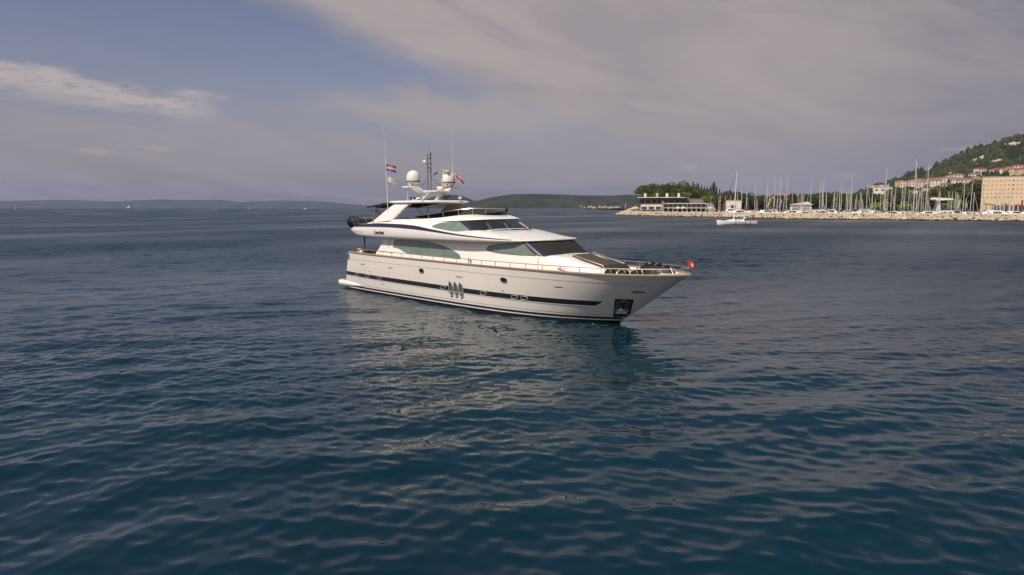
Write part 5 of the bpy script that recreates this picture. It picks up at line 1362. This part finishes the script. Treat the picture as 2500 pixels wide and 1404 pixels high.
masts = [(1797-0, 455, 'thin'), (1812, 448, 'slanting'), (1823, 464, ''), (1844, 452, 'bright white'), (1873, 448, ''), (1880, 460, ''), (1895, 432, ''), (1900, 470, ''), (1909, 430, ''), (1914, 468, ''), (1924, 430, ''), (1935, 474, ''), (1948, 474, ''), (1958, 470, ''), (1962, 468, ''), (1983, 441, ''), (2002, 440, ''), (2013, 432, ''), (2018, 465, ''), (2047, 470, ''), (2051, 458, ''), (2057, 444, 'thick white'), (2070, 466, ''), (2076, 466, ''), (2083, 432, ''), (2090, 476, ''), (2100, 466, ''), (2106, 472, ''), (2118, 444, 'white'), (2130, 470, ''), (2151, 453, ''), (2166, 412, 'tall thin'), (2171, 448, ''), (2177, 455, ''), (2189, 456, ''), (2203, 456, ''), (2213, 446, ''), (2219, 462, ''), (2237, 389, 'tallest'), (2244, 462, ''), (2252, 448, ''), (2262, 452, ''), (2271, 402, 'second tallest'), (2296, 462, ''), (2316, 466, ''), (2359, 438, ''), (2377, 444, ''), (2448, 452, ''), (2473, 460, ''), (1640+0, 0, 'skip'), (1736, 480, ''), (1756, 478, ''), (1772, 478, '')]
masts += [(rnd.uniform(1700, 2480), rnd.uniform(468, 488), 'short' if k_ % 2 else '') for k_ in range(34)]
zones = [(1815, 'by the clubhouse end of the marina'), (1900, 'in the left part of the marina'), (2000, 'in front of the white hangar'), (2120, 'in the middle of the marina'), (2250, 'left of the white canopy'), (2380, 'between the white canopy and the big block'), (2600, 'in front of the big sand-coloured block')]
def zone(u):
    for a, b in zones:
        if u < a: return b
usedp = set()
for i, (u, v, w_) in enumerate(masts):
    if w_ == 'skip': continue
    near = v < 446; Yd = bwy(u)+28+rnd.uniform(0, 60); p = at(u, v, Yd); pr = SPR[i % 3]
    e = pr if pr.name not in usedp else copy_tree(pr); usedp.add(pr.name)
    e.location = (p.x, Yd, 0); e.rotation_euler = (0, R(rnd.uniform(-1.2, 1.2)), rnd.choice([R(80), R(-85), R(100), R(-95)])+rnd.uniform(-.25, .25)); hs = p.z/16.; e.scale = (min(1.35, max(.85, hs*.8)),)*2+(hs,)
    for ch in e.children:
        if ch.name.startswith(('hull', 'cabin')): ch.scale = (1, 1, 1/hs*min(1.3, max(.9, hs)))
    e['label'] = ((w_+' masted ') if w_ else '')+'sailing boat moored '+zone(u) if w_ else 'moored sailing boat with bare mast '+zone(u)
    e['category'] = 'sailboat'; e['group'] = 'moored sailing boats '+zone(u)
for i in range(78):
    u = 1765+(2500-1765)*(i+rnd.uniform(-.3, .3))/77; Yd = bwy(u)+21+rnd.uniform(0, 40); p = at(u, 520, Yd); k = rnd.choice([0, 0, 1, 1, 1, 2, 3]); pr = MPR[k]
    if 1990 > u > 1880: k = rnd.choice([2, 3, 0])
    e = pr if pr.name not in usedp else copy_tree(pr); usedp.add(pr.name)
    e.location = (p.x, Yd, .9); e.rotation_euler = (0, 0, rnd.choice([R(8), R(-12), R(172), R(95), R(-85), R(190)])+rnd.uniform(-.2, .2)); s_ = rnd.uniform(.95, 1.5); e.scale = (s_*1.1, s_, s_*rnd.uniform(.9, 1.15))
    e['label'] = ['white cabin motor boat moored ', 'white flybridge motor boat moored ', 'dark blue motor boat moored ', 'red motor boat moored '][MPR.index(pr)]+zone(u); e['category'] = 'motorboat'; e['group'] = e['label'].split(' moored ')[0]+'s '+zone(u)
for pr in SPR+MPR:
    if pr.name not in usedp:
        for ch in list(pr.children): bpy.data.objects.remove(ch)
        bpy.data.objects.remove(pr)
# larger motor yachts behind the wall
for (u, Yd, s_, lab) in [(1815, 385, 1.7, 'large white motor yacht with dark hull windows, near the cream block'), (1848, 380, 1.5, 'second large white motor yacht right of the cream block'), (2420, 350, 1.9, 'large white motor yacht in front of the big sand-coloured block'), (2400, 372, 1.5, 'white motor yacht left of the large one at the big block'), (2190, 352, 1.4, 'white motor yacht near the middle of the breakwater')]:
    Yd = max(Yd, bwy(u)+26); e = copy_tree(MPR[1]); p = at(u, 520, Yd); e.location = (p.x, Yd, .6); e.rotation_euler = (0, 0, R(172)); s_ *= .72; e.scale = (s_*1.3, s_, s_); e['label'] = lab; e['category'] = 'motor yacht'; e['group'] = 'large motor yachts in the marina'
# yellow and blue rolled sails standing on stays, and pennants
for (u0, v0, u1, v1, c1, lab) in [(1874, 506, 1882, 483, 'yellow', 'yellow sail bag on a stay, left one of four'), (1903, 506, 1909, 488, 'yellow', 'yellow sail bag on a stay, second of four'), (2338, 507, 2346, 486, 'yellow', 'yellow sail bag beside a blue one, third of four'), (2357, 507, 2361, 497, 'yellow', 'short yellow sail bag, right one of four')]:
    a, b = at(u0, v0, 392), at(u1, v1, 392); e = empty('rolled_sail', tuple(a), 0, lab, 'sail', 'yellow and blue rolled sails'); d_ = b-a
    o = MB(); o.tube([(0, 0, 0), tuple(d_)], .34, c1, 6, r2=.2); o.build('sail_roll', e)
    o = MB(); o.tube([(.75, .1, 0), (d_.x+.5, .1, d_.z*.95)], .34, 'blue', 6, r2=.2); o.build('blue_strip', e)
for (u, v, lab) in [(1884, 476, 'red and white burgee flying from a mast over the left boats'), (1914, 467, 'red and white striped flag above the hangar boats')]:
    p = at(u, v, 400); flag('mast_flag', tuple(p), 1.5, 1.6, lambda s_, t: 'red' if t < .5 or t > .8 else 'white', lab, droop=.5, nx=6, ny=6, dirv=(1, .2, 0))
p = at(2495, 505, 420); o = MB(); o.box((0, 0, 4.5), (1.0, .1, 9), 'purple'); ob = o.build('banner', None, smooth=False); ob.location = (p.x, 420, 1.5); tag(ob, 'tall narrow purple banner at the right edge', 'banner')

# ---- the yacht's nearer neighbour: a sailing boat under way, mast stepped, sails furled ------------
p = at0(1797, 549); 
e = empty('cruising_sailboat', (p.x, p.y, 0), R(172), 'white cruising sailboat with red furled jib motoring left on the open water', 'sailboat')
o = MB(); boat_hull(o, 13.4, 4.1, 1.35, 'boatw', .82, .11, 24); o.build('hull', e, ang=50)
o = MB(); rows = []
for x, h_, w_ in ((-2.6, 0, 1.15), (-2.4, .55, 1.1), (-.5, .60, 1.05), (1.6, .45, .9), (3.0, .22, .6), (3.6, 0, .4)): rows.append([(x, -w_, 1.4), (x, -w_*.9, 1.4+h_), (x, w_*.9, 1.4+h_), (x, w_, 1.4)])
o.grid(rows, 'boatw', caps=True); c_ = o.build('cabin', e, ang=40)
for sg in (1, -1): o = MB(); o.box((-.5, 1.02*sg, 1.72), (2.6, .06, .16), 'bglass'); o.build('window', c_, smooth=False)
o = MB(); o.tube([(.9, 0, 1.4), (.35, 0, 18.2)], .14, 'aluw', 8, r2=.10); mm_ = o.build('mast', e)
for z in (7.5, 12.5): o = MB(); o.tube([(.6, -1.0, z-.1), (.6, 0, z), (.6, 1.0, z-.1)], .03, 'aluw', 4); o.build('spreader', mm_)
o = MB(); o.tube([(.75, 0, 3.05), (-4.2, 0, 3.35)], .10, 'aluw', 6); o.tube([(.7, 0, 3.3), (-4.1, 0, 3.55)], .17, 'white', 6, r2=.13); o.build('boom', e)
o = MB(); o.tube([(6.4, 0, 1.9), (.5, 0, 17.6)], .17, 'redb', 6, r2=.06); o.build('furled_jib', e)
for y in (-1.9, 1.9): o = MB(); o.tube([(.4, y, 1.4), (.5, y*.5, 7.4), (.4, 0, 17.8)], .018, 'steel', 4); o.build('shroud', e)
o = MB(); o.tube([(-6.5, 0, 1.6), (.35, 0, 18.1)], .018, 'steel', 4); o.build('backstay', e)
o = MB(); rows = [[(x, -1.3, z-.4), (x, -1.1, z), (x, 1.1, z), (x, 1.3, z-.4)] for x, z in ((-2.2, 2.5), (-3.0, 3.0), (-4.0, 3.05))]; o.grid(rows, 'boatb'); o.build('spray_hood', e)
o = MB(); o.grid([[(x, -1.5, 3.1), (x, 0, 3.3), (x, 1.5, 3.1)] for x in (-4.9, -6.2)], 'blackc'); 
for x in (-4.9, -6.2):
    for y in (-1.4, 1.4): o.tube([(x, y, 1.5), (x, y, 3.1)], .025, 'steel', 4)
o.build('bimini_top', e)
o = MB(); o.box((-5.4, 0, 1.75), (1.6, 2.2, .5), 'redb'); o.build('cockpit_cushion', e, smooth=False)
o = MB(); o.lathe([(0, -.02), (.5, 0), (0, .02)], 'steel', 14, (0, 0, 0)); wh = o.build('wheel', e); wh.location = (-5.0, 0, 2.1); wh.rotation_euler = (0, R(80), 0)
for x in (-2.7, -4.4, .5): 
    for y in (1.0,):
        o = MB(); yb = 1.98 if x < 2 else 1.5; o.lathe([(0, -.35), (.13, -.3), (.15, 0), (.13, .3), (0, .35)], 'grey', 8, (x, yb+.1, .85)); o.build('hull_fender', e)
o = MB(); o.tube([(6.6, -.3, 1.75), (6.7, 0, 2.4), (6.6, .3, 1.75)], .03, 'steel', 5)
for sg in (1, -1): o.tube([(6.0-i*1.2, 2.02*sg*min(1, .25+i*.26)*(1 if i < 9 else .95), 1.95) for i in range(11)], .018, 'steel', 4)
o.build('lifeline', e)
for (x, y, cl_, lab) in [(-4.6, .5, 'boatb', 'small figure in dark blue seated in the cockpit of the sailboat'), (-5.9, -.3, 'red', 'small figure in red at the wheel of the sailboat')]:
    pp = MB(); bmx = bmesh.new()
    pe = empty('person', tuple(Matrix.Translation((p.x, p.y, 0)) @ Matrix.Rotation(R(172), 4, 'Z') @ Vector((x, y, 1.75))), R(172), lab, 'person')
    # body as one skinned figure
    J = [(0, 0, .25), (0, 0, .55), (0, 0, .80), (0, 0, .95), (0, 0, 1.10), (0, -.20, .76), (.10, -.26, .50), (.32, -.2, .42), (0, .20, .76), (.10, .26, .50), (.32, .2, .42), (.05, -.10, .22), (.48, -.12, .26), (.5, -.12, -.16), (.05, .10, .22), (.48, .12, .26), (.5, .12, -.16), (.62, -.12, -.2), (.62, .12, -.2)]
    E_ = [(0, 1), (1, 2), (2, 3), (3, 4), (2, 5), (5, 6), (6, 7), (2, 8), (8, 9), (9, 10), (0, 11), (11, 12), (12, 13), (0, 14), (14, 15), (15, 16), (13, 17), (16, 18)]
    rad = [.15, .15, .13, .06, .10, .07, .05, .04, .07, .05, .04, .10, .08, .055, .10, .08, .055, .04, .04]
    me = bpy.data.meshes.new('body'); me.from_pydata(J, E_, [])
    bq = bmesh.new(); bq.from_mesh(me); ly = bq.verts.layers.skin.verify(); bq.to_mesh(me); bq.free()
    for q, r0 in zip(me.skin_vertices[0].data, rad): q.radius = (r0, r0)
    me.skin_vertices[0].data[0].use_root = True
    me.materials.append(M[cl_]); ob = link('body', me, pe); md = ob.modifiers.new('skin', 'SKIN'); ob.modifiers.new('sub', 'SUBSURF').levels = 1
    M.setdefault('skin', mat('skin', (.45, .27, .19), .6)); M.setdefault('hair', mat('hair', (.04, .03, .02), .8))
    o = MB(); o.lathe([(0, -.13), (.06, -.11), (.085, -.03), (.09, .03), (.07, .10), (0, .13)], 'skin', 10, (0.01, 0, 1.13)); o.build('head', pe)
    o = MB(); o.lathe([(.095, .01), (.095, .05), (.075, .115), (0, .14)], 'hair', 10, (-.005, 0, 1.13)); o.build('hair', pe)

# ---- small boats far out on the left ----------------------------------------------------------------
for (u, v, s_, kd, lab) in [(36, 507, 1.5, 0, 'tiny white motor boat far out, nearest the left edge'), (68, 505.5, 1., 1, 'tiny sailing boat far out under the left end of the island'), (132, 505.5, 1.2, 1, 'pale speck of a sailing boat, third from the left edge'), (216, 505.8, 1.1, 0, 'tiny white boat left of the ship on the horizon'), (528, 506, 1., 0, 'tiny white boat in the middle of the left horizon'), (608, 507, 1.6, 0, 'small white boat right of centre on the left horizon'), (658, 506, 1.2, 1, 'tiny white sail under the right part of the island'), (714, 509, 1.1, 0, 'small dark fishing boat, left of the pair near the yacht'), (745, 510.5, 1.4, 0, 'small dark fishing boat, right of the pair near the yacht'), (760, 506.5, .8, 0, 'tiny boat beyond the pair of fishing boats'), (852, 507.3, 1.0, 0, 'tiny white boat just left of the yacht')]:
    Yd = min(3800, CH*1645/max(1.2, v-505.6)) if v > 507 else 3400
    p = at(u, v, Yd); e = copy_tree(MPR[0] if kd == 0 else SPR[0]); e.location = (p.x, Yd, .2)
    if 'group' in e: del e['group']
    e.rotation_euler = (0, 0, R(170)); k = max(.6, min(1.3, s_*(.85 if kd == 0 else .7))); e.scale = (k,)*3; e['label'] = lab; e['category'] = 'boat'
    for ch in e.children: ch.scale = (1, 1, 1)
p = at(313, 505.5, 4800); e = empty('cargo_ship', (p.x, 4800, 0), R(178), 'small pale ship with a tall deckhouse far out on the left horizon', 'ship')
o = MB(); boat_hull(o, 30, 9, 5, 'wallw', .9, .1); o.build('hull', e); o = MB(); o.box((-5, 0, 9), (12, 7, 8), 'wallw'); o.box((-8, 0, 15), (5, 5, 5), 'conc'); o.build('deckhouse', e, smooth=False); o = MB(); o.tube([(6, 0, 5), (6, 0, 20)], .4, 'mastp', 5); o.build('mast', e)

# ------------------------------------------------------------------ haze
hz_m = bpy.data.materials.new('haze'); hz_m.use_nodes = True; t = NT(hz_m.node_tree); t.n.clear()
vol = t.node('ShaderNodeVolumePrincipled'); vol.inputs['Color'].default_value = (.42, .50, .76, 1); vol.inputs['Density'].default_value = 4.8e-5; vol.inputs['Anisotropy'].default_value = 0.
ot = t.node('ShaderNodeOutputMaterial'); t.l.new(vol.outputs[0], ot.inputs['Volume'])
me = bpy.data.meshes.new('haze'); B_ = 15200.
me.from_pydata([(x, y, z) for z in (-4, 420) for x, y in ((-B_, -B_), (B_, -B_), (B_, B_), (-B_, B_))], [], [(0, 3, 2, 1), (4, 5, 6, 7), (0, 1, 5, 4), (1, 2, 6, 5), (2, 3, 7, 6), (3, 0, 4, 7)])
me.materials.append(hz_m); hzo = link('haze', me); tag(hzo, 'thin blue sea haze', kind='stuff')
